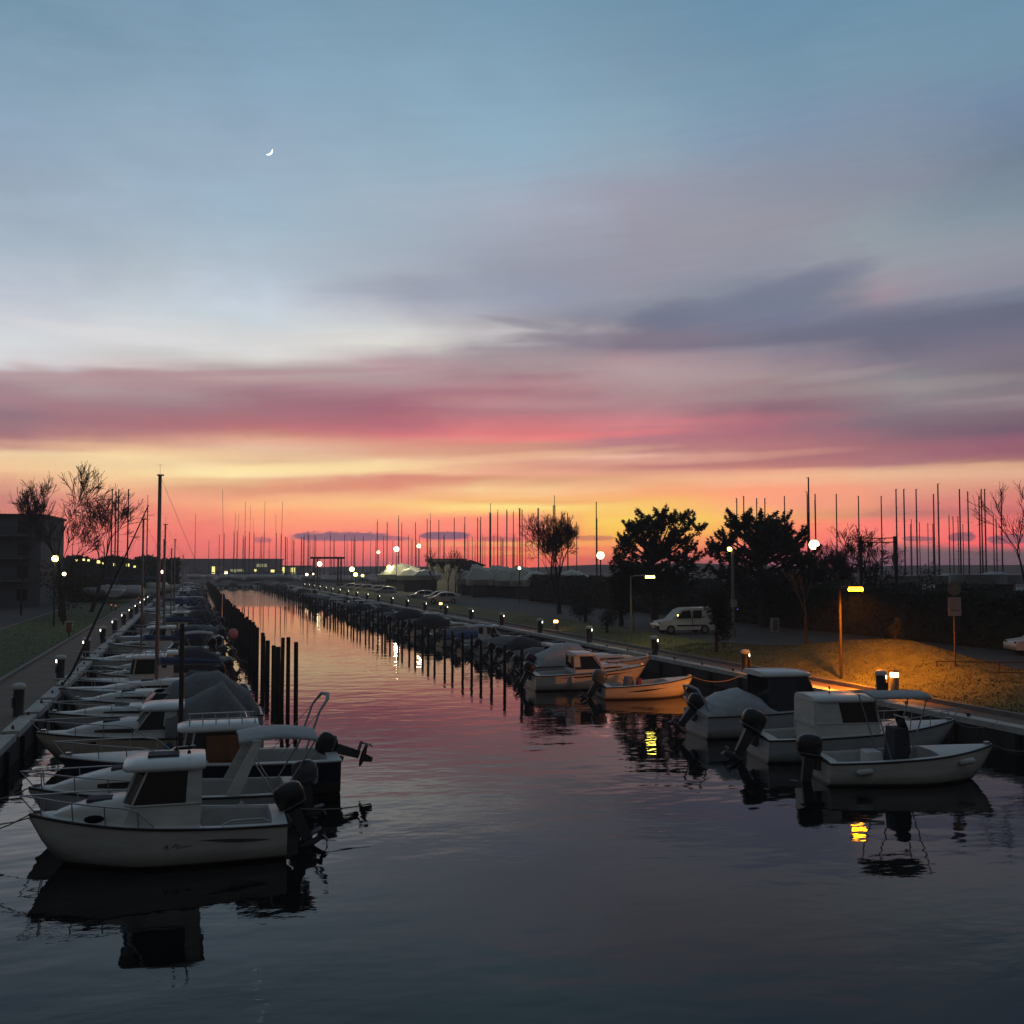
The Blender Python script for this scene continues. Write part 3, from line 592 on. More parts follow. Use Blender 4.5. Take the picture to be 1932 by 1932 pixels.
def ex_stripe(x0, x1, z0, z1, m='motorg'):
    def f(root, st, L):
        for sg in (-1, 1):
            a = MB(); n = 12; P = []
            for i in range(n + 1):
                u = i / n; x = x0 + (x1 - x0) * u; b, s, k = st(x / L); z = z0 + (z1 - z0) * u; th = .055 * math.sin(math.pi * min(1, u * 1.02)) * (1 - .4 * u) + .004
                def yy(zq): c = .05; return sg * (b * (.90 + .10 * min(1, max(0, (zq - c) / (s - c)))) + .012)
                P.append(((x, yy(z - th), z - th), (x, yy(z + th * .5), z + th * .5)))
            for i in range(n): a.add([P[i][0], P[i + 1][0], P[i + 1][1], P[i][1]], [(0, 1, 2, 3)])
            a.build('hull_stripe', m, root)
    return f
def ex_scribble(x0, z0, m='motorg'):
    def f(root, st, L):   # small script mark on the topsides
        for sg in (-1, 1):
            a = MB()
            for pts in ([(0, .0), (.05, .09), (.07, .08), (.06, 0), (.10, .0)], [(.02, .04), (.08, .045)], [(.16, .02), (.22, .10), (.26, .08), (.24, 0), (.32, .03), (.40, .03), (.52, .045)], [(.17, .06), (.30, .065)]):
                q = []
                for u, v in pts:
                    x = x0 + u * (-1 if sg > 0 else 1); b, s, k = st(x / L); z = z0 + v; q.append((x, sg * (b * (.90 + .10 * min(1, (z - .05) / (s - .05))) + .012), z))
                a.tube(q, .007, 4)
            a.build('hull_lettering', m, root)
    return f
def ex_antenna(x, y, z, h=.35, m='black'):
    def f(root, st, L):
        MB().lathe([(.04, 0), (.035, .05), (.012, .07), (.012, h), (.03, h + .01), (.03, h + .07), (.005, h + .09)], (x, y, z), 8).build('antenna', m, root)
    return f
def ex_console(x, w=.6, z=1.25, m='gel'):
    def f(root, st, L):
        MB().box((x, 0, (z + .12) / 2 + .06), (.55, w, z - .12), top=(.7, .85)).build('console', m, root)
        MB().box((x + .12, 0, z + .2), (.03, w * .85, .38), ry=-.35).build('windscreen', 'glass', root)
        MB().rbox((x - .75, 0, .48), (.4, w * .9, .7), .05).build('helm_seat', 'deck', root)
    return f
def ex_clutter(seed=1, n=4, t0=.1, t1=.45):
    def f(root, st, L):
        rr = random.Random(seed)
        for i in range(n):
            t = rr.uniform(t0, t1); b, s, k = st(t)
            MB().rbox((L * t, rr.uniform(-.5, .5) * b, .12 + .16), (rr.uniform(.25, .5), rr.uniform(.2, .45), rr.uniform(.25, .4)), .04, rr.random()).build('deck_locker', rr.choice(['deck', 'canvas', 'canvask']), root)
    return f
def ex_rope(pts, m='rope'):
    def f(root, st, L): MB().tube(pts, .014, 5).build('mooring_line', m, root)
    return f

def berth_left(b, xs, y, rz=0.): b.location = (xs, y, 0); b.rotation_euler.z = math.pi + rz; return b
def berth_right(b, xs, y, rz=0.): b.location = (xs, y, 0); b.rotation_euler.z = rz; return b
def hang(pa, pb, sag, n=6):
    a, b = Vector(pa), Vector(pb); return [tuple(a.lerp(b, i / n) - Vector((0, 0, sag * 4 * (i / n) * (1 - i / n)))) for i in range(n + 1)]

# --- left row, nearest boats
A = boat('nearest white wheelhouse motorboat with oval porthole and swoosh stripe', L=5.0, B=2.2, hs=.70, hb=1.02, cockpit=(.06, .34), cuddy=(2.9, 4.62, 1.7, .40, 0), cabin=dict(x0=1.72, x1=3.42, xf=2.92, xr=1.72, w=1.85, zb=.75, zt=1.90, sill=.42, hatch=True, pillar=.30, brow=.30, aft=.10),
         motor='motor', tilt=-.45, msize=1.1, extras=[ex_portholes([3.72], 1.03, .19, .08, .835), ex_stripe(.35, 1.75, .44, .54), ex_scribble(2.4, .40), ex_antenna(2.2, -.1, 2.14, .22), ex_antenna(1.95, .35, 2.14, .16), ex_clutter(2, 3, .1, .3), lambda r, s, L: MB().tube([(.35, s(.07)[0] - .08, .78), (.5, s(.1)[0] - .08, .86), (1.1, s(.2)[0] - .08, .86), (1.3, s(.25)[0] - .08, .78)], .016, 5).build('grab_rail', 'steel', r), ex_rope(hang((.15, -.9, .72), (-2.1, -1.4, .5), .12)), ex_rope(hang((5.0, 0, 1.02), (7.1, .5, .9), .25)), ex_rope(hang((4.9, .1, 1.0), (7.1, -1.2, .9), .2))])
berth_left(A, 1.95, 23.5)
Bt = boat('white cruiser with slanting arch lying right behind the nearest wheelhouse boat', L=5.9, B=2.3, hs=.72, hb=1.0, hull='gelcool', cockpit=(.05, .42), cuddy=(2.6, 5.5, 1.9, .55), wind=(2.9, 1.8, 1.35, .30), top=('bimini', -.45, 1.35, 1.98, 1.9, 'canvasw'), motor='motorg', tilt=-.2, msize=1.05,
          extras=[ex_arch(.95, 2.0, 2.05, 'gel', .55, .16), ex_fenders([.22, .5], 1, 'white'), ex_clutter(5, 4), ex_rope(hang((5.9, 0, 1.0), (7.4, .4, .9), .15))])
berth_left(Bt, 2.45, 26.4)
C_ = boat('white fishing boat with varnished wood cabin door and dark navy hull', cat='fishing boat', name='fishing_boat', L=7.0, B=2.4, hs=.86, hb=1.15, hull='navy', rub='white', cockpit=(.05, .48), cabin=dict(x0=2.35, x1=4.1, xf=3.9, xr=2.35, w=1.6, zb=.5, zt=1.72, sill=.45, rack=True, door='wood', brow=.25, aft=.25),
          motor='motor', tilt=-1.25, msize=1.05, rail=.62, extras=[lambda r, s, L: MB().box((2.95, .815, 1.0), (.95, .03, 1.25)).box((2.95, .835, 1.2), (.55, .02, .5)).build('wood_panel', 'wood', r), ex_hoop(1.0, 2.5, 1.7, -.75), ex_clutter(9, 5, .08, .4), ex_fenders([.1], 1)])
berth_left(C_, 3.85, 29.6)
D_ = boat('cream cabin cruiser with tall peaked grey canvas tent over its cockpit', L=6.6, B=2.4, hs=.78, hb=1.0, hull='creamh', cockpit=(.05, .4), cuddy=(3.3, 5.9, 1.8, .42), cabin=dict(x0=2.6, x1=4.1, xf=3.5, xr=2.6, w=1.9, zb=.8, zt=1.62, sill=.3, pillar=.4, brow=.1), top=('tent', .1, 2.9, 2.35, 2.4, 'canvas', [.05, .32, 1., .80, .62, .45]), motor=None,
          extras=[ex_portholes([4.9], .74, .22, .04), ex_fenders([.12, .42], 1, 'canvasb')])
berth_left(D_, 2.2, 35.0)
E_ = boat('long white speedboat with pointed bow and sloping canvas, fourth from the bridge', L=7.2, B=2.4, hs=.70, hb=.92, hull='gelcool', cockpit=(.05, .42), cuddy=(3.3, 6.6, 1.8, .32), wind=(3.9, 1.8, 1.1, .45), top=('tent', .1, 3.7, 2.2, 2.4, 'canvas', [.1, .5, 1., .95, .75, .35]), motor=None, extras=[ex_stripe(1., 5., .50, .62, 'black')])
berth_left(E_, 2.5, 40.2)
F_ = boat('small white cruiser with dark blue canvas hood beside the big mast', L=6.2, B=2.3, hs=.70, hb=.95, cockpit=(.05, .42), cuddy=(3.0, 5.6, 1.8, .4), top=('tent', .1, 3.0, 1.9, 2.3, 'canvask'), motor='motorg', tilt=-.6)
berth_left(F_, 1.9, 43.9)
S_ = boat('white sailing boat with the tallest thick mast and furled headsail', cat='sailboat', name='sailing_boat', L=7.6, B=2.5, hs=.75, hb=1.0, hull='gelcool', cockpit=(.05, .35), cuddy=(2.5, 6.2, 1.7, .42), motor=None, extras=[ex_mast(9.0, .50, r=.085)])
berth_left(S_, 2.45, 47.4)

# --- prototypes for the rest of both rows
P = {}
P['tarp'] = boat('open boat', L=5.2, B=2.1, hs=.6, hb=.85, hull='gelcool', cockpit=(.05, .6), top=('tent', .05, 4.3, 1.35, 2.2, 'canvas', [.1, .7, 1., 1., .7, .25]), motor='motor', tilt=-.9, rail=None)
P['tarpb'] = boat('open boat', L=5.0, B=2.0, hs=.6, hb=.85, hull='gel', cockpit=(.05, .6), top=('tent', .05, 4.4, 1.2, 2.2, 'canvasb', [.1, .6, .9, 1., .8, .3]), motor='motorg', tilt=-.6, rail=None)
P['cabin'] = boat('cabin boat', L=5.8, B=2.2, hs=.65, hb=.98, cockpit=(.06, .4), cuddy=(3.2, 5.3, 1.7, .32), cabin=dict(x0=2.2, x1=3.8, xf=3.3, w=1.75, zb=.75, zt=1.85, hatch=True), motor='motor', tilt=-.4)
P['open'] = boat('open boat', L=5.0, B=2.0, hs=.58, hb=.85, cockpit=(.05, .62), wind=(2.9, 1.3, .8, .4), motor='motor', tilt=-.7, rail=.6, extras=[ex_clutter(4, 4)])
P['bimini'] = boat('open boat', L=5.6, B=2.2, hs=.62, hb=.92, hull='gelcool', cockpit=(.05, .5), cuddy=(2.9, 5.1, 1.6, .3), top=('bimini', .5, 2.5, 2.05, 1.9, 'canvasw'), motor='motorg', tilt=-.3, wind=(3.2, 1.6, 1.1, .35))
P['sport'] = boat('sports cruiser', L=6.6, B=2.4, hs=.72, hb=1.0, cockpit=(.05, .4), cuddy=(3., 6., 1.9, .45), wind=(3.5, 1.9, 1.15, .42), top=('tent', .1, 3.3, 2.05, 2.4, 'canvask', [.15, .6, 1., .95, .85, .6]), motor='motor', tilt=-.4)
P['blue'] = boat('blue boat', L=5.4, B=2.1, hs=.66, hb=.95, hull='bluehull', rub='white', cockpit=(.05, .45), cuddy=(2.8, 4.9, 1.6, .36), motor='motor', tilt=-.5, extras=[ex_clutter(8, 3)])
P['fish'] = boat('fishing boat', L=6.2, B=2.3, hs=.75, hb=1.05, hull='navy', rub='white', cockpit=(.05, .48), cabin=dict(x0=2.6, x1=4.1, xf=3.9, w=1.6, zb=.7, zt=1.95, rack=True), motor=None, rail=.62, cat='fishing boat', name='fishing_boat')
P['sail'] = boat('sail', cat='sailboat', name='sailing_boat', L=7., B=2.4, hs=.72, hb=.95, cockpit=(.05, .35), cuddy=(2.4, 5.9, 1.6, .38), motor=None, extras=[ex_mast(7.6, .55, False, r=.06)])
DESC = dict(tarp='white open boat under a rounded grey tarpaulin', tarpb='white open boat under a dark blue cover', cabin='white wheelhouse motorboat with roof hatch', open='open white motorboat with low windscreen', bimini='pale motorboat with a flat pale sun canopy', sport='white sports cruiser with dark canvas hood', blue='blue hulled open motorboat', fish='navy hulled fishing boat with roof rack', sail='white sailing boat with bare mast')
USED = set()
def place(key, side, x, y, label, group, rz=0., sc=1.):
    p = P[key]; z = 0
    rot = (math.pi if side < 0 else 0) + rz
    if key not in USED:
        USED.add(key); p.location = (x, y, z); p.rotation_euler.z = rot; p['label'] = label; p['group'] = group; p.scale = (sc, sc, sc); return p
    return dup(p, (x, y, z), rot, label, group, scale=sc)
ORD = {1: 'first', 2: 'second', 3: 'third', 4: 'fourth', 5: 'fifth', 6: 'sixth', 7: 'seventh', 8: 'eighth', 9: 'ninth', 10: 'tenth', 11: 'eleventh', 12: 'twelfth', 13: 'thirteenth', 14: 'fourteenth'}
rr = random.Random(21)
seqL = ['fish', 'cabin', 'sport', 'tarpb', 'sail', 'open', 'bimini', 'cabin', 'sport', 'tarp', 'sail', 'blue', 'cabin', 'tarp']
y = 51.2; i = 0
while y < 280:
    k = seqL[i] if i < len(seqL) else rr.choice(['tarp', 'cabin', 'sport', 'tarpb', 'open', 'bimini', 'blue', 'sail', 'sport', 'fish', 'cabin'])
    lab = '%s, %s beyond the thick left mast' % (DESC[k], ORD[i + 1]) if i < 14 else '%s far along the left mooring row' % DESC[k]
    place(k, -1, rr.uniform(.9, 2.6), y + rr.uniform(-.2, .2), lab, 'boats moored along the left quay' if i < 14 else DESC[k] + ' far down the left row', rr.uniform(-.07, .07), rr.uniform(.8, 1.1))
    y += 3.0 if y < 120 else 3.2; i += 1

# --- right row, nearest boats
G_ = boat('white centre console boat with T-top canopy and long fender, nearest right', L=5.0, B=2.0, hs=.62, hb=.94, hull='gel', cockpit=(.05, .62), motor='motor', tilt=-.15, msize=1.2, top=('ttop', 1.3, 2.95, 2.40, 1.5, 'canvasw'), rail=None,
          extras=[ex_console(2.25, .75, 1.4, 'canvask'), ex_fenders([.18], -1, 'white', False, .42), ex_fenders([.78], -1, 'white', False, .62), ex_clutter(12, 3, .15, .6), ex_rope(hang((5.0, 0, .94), (7.6, .9, .9), .25))])
berth_right(G_, 16.9, 26.4, R(-13))
H_ = boat('white motorboat with boxy white cabin and large black outboard', L=6.6, B=2.3, hs=.70, hb=1.05, hull='gelcool', cockpit=(.05, .26), cabin=dict(x0=1.6, x1=3.9, xf=3.7, xr=1.6, w=1.85, zb=.5, zt=1.80, sill=.5, pillar=.9, brow=.2, aft=.05), motor='motor', tilt=-.5, msize=1.3, extras=[lambda r, s, L: MB().box((1.57, 0, 1.42), (.05, 1.55, .72)).build('rear_panel', 'gel', r), ex_antenna(2.4, 0, 1.96, .15), ex_clutter(31, 2, .07, .2), ex_rope(hang((6.6, 0, 1.0), (8.4, .5, .9), .2))])
berth_right(H_, 17.0, 30.0, R(-9))
I_ = boat('pale boat with dark hardtop and triangular grey stern canvas', L=6.4, B=2.4, hs=.78, hb=1.05, hull='gelcool', cockpit=(.05, .4), cuddy=(4., 6., 1.7, .4), cabin=dict(x0=2.4, x1=4.6, xf=4.0, xr=2.4, w=2.0, zb=.8, zt=2.1, sill=.25, mat='canvask', pillar=1.2, brow=.15), top=('tent', -.05, 2.6, 1.75, 2.4, 'canvasw', [.1, .3, .72, .85, .6, .1]), motor='motor', tilt=-.7, msize=1.1, extras=[ex_hoop(.2, 1.75, 1.6, -.45), ex_rope(hang((6.4, 0, 1.0), (8.3, .5, .9), .2))])
berth_right(I_, 17.2, 34.6, R(-4))
K_ = boat('small open boat glowing orange in the lamplight, red cloth amidships', L=4.4, B=1.8, hs=.55, hb=.88, hull='gel', cockpit=(.07, .68), motor='motorg', tilt=-.55, msize=1.15, rail=None, extras=[ex_stripe(1.0, 2.8, .34, .48, 'motor'), lambda r, s, L: MB().box((1.35, .1, .62), (.4, .7, .62), top=(.6, .8)).build('console_cover', 'canvas', r), lambda r, s, L: MB().box((1.72, -.25, .62), (.22, .35, .55), ry=.15, top=(.5, .8)).build('cloth', 'red', r), ex_rope(hang((4.4, 0, .88), (7.1, .3, .9), .3))])
berth_right(K_, 17.9, 45.6, R(-5))
L_ = boat('white cabin boat with maroon windscreen just behind the orange lit boat', L=5.9, B=2.2, hs=.72, hb=1.05, cockpit=(.05, .36), cuddy=(3.2, 5.3, 1.7, .3), cabin=dict(x0=2.0, x1=3.7, xf=3.1, w=1.75, zb=.8, zt=1.62, sill=.2, brow=.05, aft=.02), motor='motor', tilt=-.5, extras=[ex_stripe(1.2, 5., .6, .8, 'motor'), ex_fenders([.3], -1)])
berth_right(L_, 15.9, 49.8, R(-3))
M_ = boat('low white sports boat with grey canvas, two berths behind the orange boat', L=6.8, B=2.4, hs=.75, hb=1.05, hull='gelcool', cockpit=(.05, .4), cuddy=(3.2, 6.2, 1.9, .42), wind=(3.4, 1.8, 1.15, .35), top=('tent', .2, 3.2, 1.9, 2.3, 'canvasw', [.15, .5, .9, 1., .9, .5]), motor='motor', tilt=-.8)
berth_right(M_, 17.2, 54.0, R(-2))
seqR = ['cabin', 'tarp', 'sport', 'open', 'tarp', 'bimini', 'cabin', 'tarpb', 'tarp', 'blue', 'open', 'sport', 'tarp', 'cabin']
y = 57.6; i = 0
while y < 278:
    k = seqR[i] if i < len(seqR) else rr.choice(['tarp', 'cabin', 'open', 'tarpb', 'bimini', 'blue', 'sport', 'tarp', 'open'])
    lab = '%s, %s berth beyond the orange boat' % (DESC[k], ORD[i + 3]) if i < 12 else '%s far along the right mooring row' % DESC[k]
    place(k, 1, rr.uniform(17.6, 18.6), y + rr.uniform(-.2, .2), lab, 'boats moored along the right quay' if i < 12 else DESC[k] + ' far down the right row', rr.uniform(-.06, .06), rr.uniform(.76, .98))
    y += 2.9 if y < 120 else 3.1; i += 1
# two low boats at the right edge, half hidden behind the nearest ones
N_ = boat('dark low rowing boat tied between the white boats and the right wall', cat='rowing boat', name='rowing_boat', L=3.6, B=1.5, hs=.42, hb=.62, hull='navy', rub='white', cockpit=(.08, .8), motor=None, rail=None, extras=[lambda r, s, L: MB().box((1.2, 0, .34), (.22, 1.2, .04)).box((2.2, 0, .36), (.22, 1.1, .04)).build('bench', 'wood', r)])
berth_right(N_, 20.6, 32.6, R(-8))
# far end boats lying along the closing wall
for j in range(8):
    k = ['tarp', 'cabin', 'open', 'sport'][j % 4]
    place(k, 1, 1 + j * 3., 277.5, '%s moored at the far end wall' % DESC[k], DESC[k] + ' at the canal end', R(90), .95)
# ------------------------------------------------------------------ moon
def moon():
    D = 4500.; az_, el_ = azel(506, 284); c = PD(506, 284, D); k = D / F / 1.789 * 1.0   # metres per photo pixel
    fwd = c.normalized(); c = c; right = fwd.cross(Vector((0, 0, 1))).normalized(); up = right.cross(fwd)
    Ro, th = 15.5 * k, R(-48); n = 24; V = []; q = []
    # crescent: outer half circle and shallower inner arc, opening to the upper left, given real thickness
    for i in range(n + 1):
        a = th - R(74) + R(148) * i / n; V.append((Ro * math.cos(a), Ro * math.sin(a)))
    inn = []
    e0, e1 = Vector(V[0]), Vector(V[-1]); ax = Vector((math.cos(th), math.sin(th)))
    for i in range(n + 1):
        u = i / n; p = e0.lerp(e1, u); h = (4 * u * (1 - u)); inn.append(p + ax * (Ro * .34 * h))
    mb = MB(); off = fwd * 2 * k; pts = []
    for ring_, d in ((V, -1), ([tuple(p) for p in inn], -1), (V, 1), ([tuple(p) for p in inn], 1)):
        pts += [right * p[0] + up * p[1] + off * d for p in ring_]
    m = n + 1; f = []
    for i in range(n):
        f += [(i, i + 1, m + i + 1, m + i), (2 * m + i, 3 * m + i, 3 * m + i + 1, 2 * m + i + 1), (i, 2 * m + i, 2 * m + i + 1, i + 1), (m + i, m + i + 1, 3 * m + i + 1, 3 * m + i)]
    mb.add(pts, f); o = mb.build('crescent_moon', 'g_moon'); o.location = c; tag(o, 'thin bright crescent moon high in the blue sky', 'moon')
moon()
# ------------------------------------------------------------------ mooring posts
def post(name, x, y, h, r, label, group, lean=0.):
    o = MB().lathe([(r, -1.2), (r * .98, 0), (r * .95, h - .03), (r * .8, h)], n=9).build(name, 'post'); o.location = (x, y, 0); o.rotation_euler = (lean, rr.uniform(-.012, .012), rr.random() * 6)
    return tag(o, label, 'mooring post', group)
rr = random.Random(4)
p1 = post('mooring_post', 4.0, 43.0, 3.0, .092, 'tall dark mooring post standing free, rightmost of the three', 'mooring posts off the left row')
post('mooring_post', 3.95, 46.0, 3.0, .09, 'tall dark mooring post, middle one of the free standing three', 'mooring posts off the left row')
post('mooring_post', 3.95, 49.1, 2.78, .09, 'tall dark mooring post left of the free standing three', 'mooring posts off the left row')
o = MB().lathe([(.07, -1), (.07, 4.25), (.05, 4.3)], n=9).build('mooring_pole', 'iron'); o.location = (-.25, 33.2, 0); tag(o, 'slim rusty pole rising between the two nearest cabin cruisers', 'mooring pole')
y = 52.1; i = 0
while y < 282:
    h = rr.choice([2.15, 2.25, 2.3, 2.35, 2.1]) if i > 1 else (2.15, 2.05)[i]
    q = dup(p1, (3.9 + rr.uniform(-.12, .12), y, h - 3.0), rr.random() * 6, 'dark wooden mooring post in the dense line beside the left row', 'dense line of mooring posts, left'); q.scale = (1.3, 1.3, 1)
    y += 2.95 if i % 5 else 2.4; i += 1
y = 51.6; i = 0; p2 = None
while y < 270:
    lab = 'slim dark mooring post with long reflection, right row'
    if p2 is None: p2 = post('mooring_post', 16.0, y, 1.85, .085, lab, 'slim mooring posts, right'); q = p2
    else: q = dup(p2, (16.0 + rr.uniform(-.1, .1), y, rr.uniform(-.12, .08)), rr.random() * 6)
    q['label'] = lab if i > 13 else 'slim dark mooring post with long reflection, %s of the right row' % (ORD[i + 1] if i else 'nearest')
    if i > 13: q['group'] = 'slim far mooring posts, right'
    y += (3.1, 2.4, 2.1, 2.5, 2.2, 2.6, 2.0)[i % 7]; i += 1
# ------------------------------------------------------------------ service pedestals along both quays
def pedestal(x, y, side, label, lit=True):
    t = thing('service_pedestal', label, 'pedestal', (x, y, .85), 0, 'power pedestals along the quays')
    b = MB().lathe([(.20, 0), (.20, .05), (.185, .06), (.185, .92)], n=14); b.build('pedestal_body', 'black', t)
    MB().lathe([(.22, .92), (.235, .95), (.235, 1.02), (.19, 1.09), (.08, 1.12)], n=14).build('pedestal_cap', 'white', t)
    MB().box((.17 * side, -.10, .48), (.06, .2, .34)).build('socket_panel', 'motorg', t)
    MB().box((.17 * side, -.07, .84), (.05, .07, .13)).build('pedestal_lamp', 'g_ped' if lit else 'white', t)
    return t
pL = pedestal(-5.65, 40.3, -1, 'nearest dark pedestal with rounded white cap on the left quay', False)
ys = [52.5, 65, 76.8]; y = 88.
while y < 280: ys.append(y); y += 11.5
pl1 = pedestal(-5.65, ys[0], -1, 'second dark pedestal with white cap on the left quay')
for i, y in enumerate(ys[1:]):
    dup(pl1, (-5.65, y, .85), label='%s dark pedestal with small light on the left quay' % ORD[i + 3] if i < 5 else 'small lit pedestal far along the left quay', group='power pedestals along the quays' if i < 5 else 'far lit pedestals, left quay')
pr1 = pedestal(25.7, 35.8, 1, 'nearest dark pedestal with pale cap on the right quay')
for i in range(1, 22):
    dup(pr1, (25.7, 35.8 + 10.6 * i, .85), label='%s dark pedestal from the bridge on the right quay' % ORD[i + 1] if i < 6 else 'small lit pedestal far along the right quay', group='power pedestals along the quays' if i < 6 else 'far lit pedestals, right quay')
# ------------------------------------------------------------------ low path lamps and street lamps
def lamp_light(name, parent, loc, col, e, r=.12, spot=None, rot=None):
    d = bpy.data.lights.new(name, 'SPOT' if spot else 'POINT'); d.energy = e; d.color = col; d.shadow_soft_size = r
    if spot: d.spot_size = spot; d.spot_blend = .5
    o = bpy.data.objects.new(name, d); COL.objects.link(o); o.parent = parent; o.location = loc
    if rot: o.rotation_euler = rot
    return o
def path_lamp(x, y, label, e):
    t = thing('path_lamp', label, 'lamp', (x, y, .88))
    MB().lathe([(.17, 0), (.17, .62)], n=12).build('lamp_post', 'concrete', t)
    MB().lathe([(.15, .62), (.16, .64), (.16, .80), (.15, .82)], n=12).build('lamp_lens', 'g_strip', t)
    MB().lathe([(.20, .82), (.20, .88), (.12, .93)], n=12).build('lamp_cap', 'iron', t)
    lamp_light('lamp_bulb', t, (-.26, 0, .72), (1, .26, .02), e * .35, .12)
    lamp_light('lamp_beam', t, (-.24, .18, .74), (1, .25, .03), e * (26 if e > 50 else 6), .10, R(80), Vector((-.72, .69, -.10)).to_track_quat('-Z', 'Y').to_euler())
path_lamp(27.35, 37.2, 'low glowing path lamp beside the nearest right pedestal', 60)
path_lamp(27.8, 80.5, 'low glowing path lamp in front of the bare tree', 25)
path_lamp(27.9, 122, 'small glowing path lamp in front of the silver cars', 10)
def street_lamp(x, y, zb, h, label, glowm, col, e, m='iron', spot=True, hd=(.74, -.1), rot=None):
    t = thing('street_lamp', label, 'street lamp', (x, y, zb))
    MB().tube([(0, 0, 0), (0, 0, .9), (0, 0, h)], [.075, .065, .05], 10).lathe([(.13, 0), (.13, .06), (.08, .1)], n=10).build('lamp_pole', m, t)
    MB().tube([(0, 0, h - .25), (hd[0] * .15, hd[1] * .15, h - .02), (hd[0] * .85, hd[1] * .85, h + .03)], .028, 7).build('lamp_arm', m, t)
    MB().rbox((hd[0], hd[1], h + .05), (.66, .36, .08), .03).build('lamp_head', m, t)
    MB().rbox((hd[0], hd[1], h - .07), (.56, .30, .16), .06).build('lamp_lens', glowm, t)
    lamp_light('lamp_bulb', t, (hd[0], hd[1], h - .16), col, e, .15, R(150) if spot else None, rot)
    return t
street_lamp(27.35, 40.9, .90, 4.2, 'street lamp with orange glowing head on the lit grass mound', 'g_or', (1, .27, .006), 4600, hd=(-.65, -2.1), rot=(R(10), R(-13), 0))
street_lamp(28.0, 65.8, 1.02, 4.35, 'street lamp with pale yellow head in front of the parked van', 'g_ye', (1, .78, .30), 190, 'alum', hd=(.1, -2.9))
q = PD(1382, 1036, 72); t = thing('street_lamp', 'tall grey lamp pole in front of the second pine', 'street lamp', (q.x, q.y, 1.2))
MB().tube([(0, 0, 0), (0, 0, q.z - 1.2)], [.14, .09], 10).build('lamp_pole', 'alum', t); MB().ball((-.22, 0, q.z - 1.2), (.16, .12, .14)).build('lamp_lens', 'g_ye', t)
MB().box((0, -.1, 2.3), (.35, .25, .5)).build('control_box', 'panelw', t); MB().box((.2, -.24, 1.9), (.05, .03, .06)).build('indicator_light', 'g_blue', t)
# far globes on poles
FAR = [(714, 1042, 205, .30, 1), (748, 1036, 200, .50, 1), (790, 1030, 205, .38, 1), (1133, 1048, 118, .42, 1), (1536, 1028, 92, .44, 1), (104, 1054, 90, .26, 2), (121, 1083, 92, .16, 1), (603, 1064, 245, .55, 1), (664, 1074, 240, .55, 1), (671, 1084, 238, .42, 2), (684, 1086, 238, .3, 2), (734, 1070, 207, .4, 2), (579, 1084, 245, .32, 1), (591, 1083, 250, .2, 1), (307, 1079, 170, .28, 1), (1757 * 0 + 980, 1072, 140, .2, 1), (1048 * 0 + 1047, 1092 + 1000, 1, 0, 0)]
g1 = None; YG = ['left end of the boatyard masts', 'brightest over the covered boats', 'over the pale tents', 'between the bare tree and the first pine', 'large and dazzling right of the second pine', 'in the twigs by the left apartment block', 'small one below the apartment block lamp', 'under the boat hoist', 'right of the boat hoist', 'low one right of the hoist', 'lowest right of the hoist', 'beside the lit yacht covers', 'at the canal end left of the hoist', 'tiny one below the hoist beam', 'over the left mooring row', 'low among the pale tents']
for (px, py, D, r, k), lab in zip(FAR, YG):
    c = PD(px, py, D); t = thing('globe_lamp', 'bright globe lamp ' + lab, 'lamp', (c.x, c.y, .8), 0, 'bright lamps beyond the canal')
    MB().tube([(0, 0, 0), (0, 0, c.z - .8 - r)], .07, 6).build('lamp_pole', 'black', t)
    MB().ball((0, 0, c.z - .8), r, 12, 8).build('lamp_globe', 'g_warm' if k == 1 else 'g_ye', t)
def free_light(px, py, D, col, e, r=.4, dz=0.):
    c = PD(px, py, D); o = lamp_light('lamp_bulb', None, tuple(c + Vector((0, -.9, dz))), col, e, r); return o
for n_, (px, py, D, col, e, dz) in {'a': (748, 1036, 200, (1, .88, .5), 900, 0), 'b': (734, 1070, 205, (1, .9, .45), 500, 0), 'c': (790, 1030, 198, (1, .9, .6), 500, 0), 'd': (104, 1054, 90, (1, .8, .3), 70, 0), 'f': (1000, 1050, 185, (1, .9, .7), 350, 0)}.items():
    free_light(px, py, D, col, e, .4, dz)
# string of lights on the left
g1 = None
for i, (px, py) in enumerate([(144, 1057), (158, 1056), (167, 1057), (186, 1060), (193, 1063), (216, 1065), (241, 1066), (254, 1069), (268, 1070), (279, 1070), (288, 1070)]):
    D = 185 + i * 3; c = PD(px, py, D)
    if g1 is None:
        g1 = thing('shop_lamp', 'warm wall lamp in the row of lights under the left treeline', 'lamp', tuple(c), 0, 'row of lamps under the left treeline')
        MB().rbox((0, 0, 0), (.38, .25, .36), .08).build('lamp_lens', 'g_yg', g1); MB().tube([(0, .1, -5), (0, .1, -.2)], .05, 5).build('lamp_pole', 'black', g1)
    else: dup(g1, tuple(c), scale=(1 + .5 * (i in (3, 6)), 1, 1 + .5 * (i in (3, 5, 6))))
for i, (px, py) in enumerate([(210, 1144), (218, 1146), (262, 1128)]):
    x, y = G(px, py + 8, .9); t = thing('marker_post', ('left of the two short red lit marker posts on the left path', 'right of the two short red lit marker posts on the left path', 'lone red lit marker post farther up the left path')[i], 'marker post', (x, y, .9))
    MB().tube([(0, 0, 0), (0, 0, .8)], .07, 8).build('post', 'black', t); MB().box((0, -.08, .66), (.10, .03, .14)).build('marker_light', 'g_red', t)
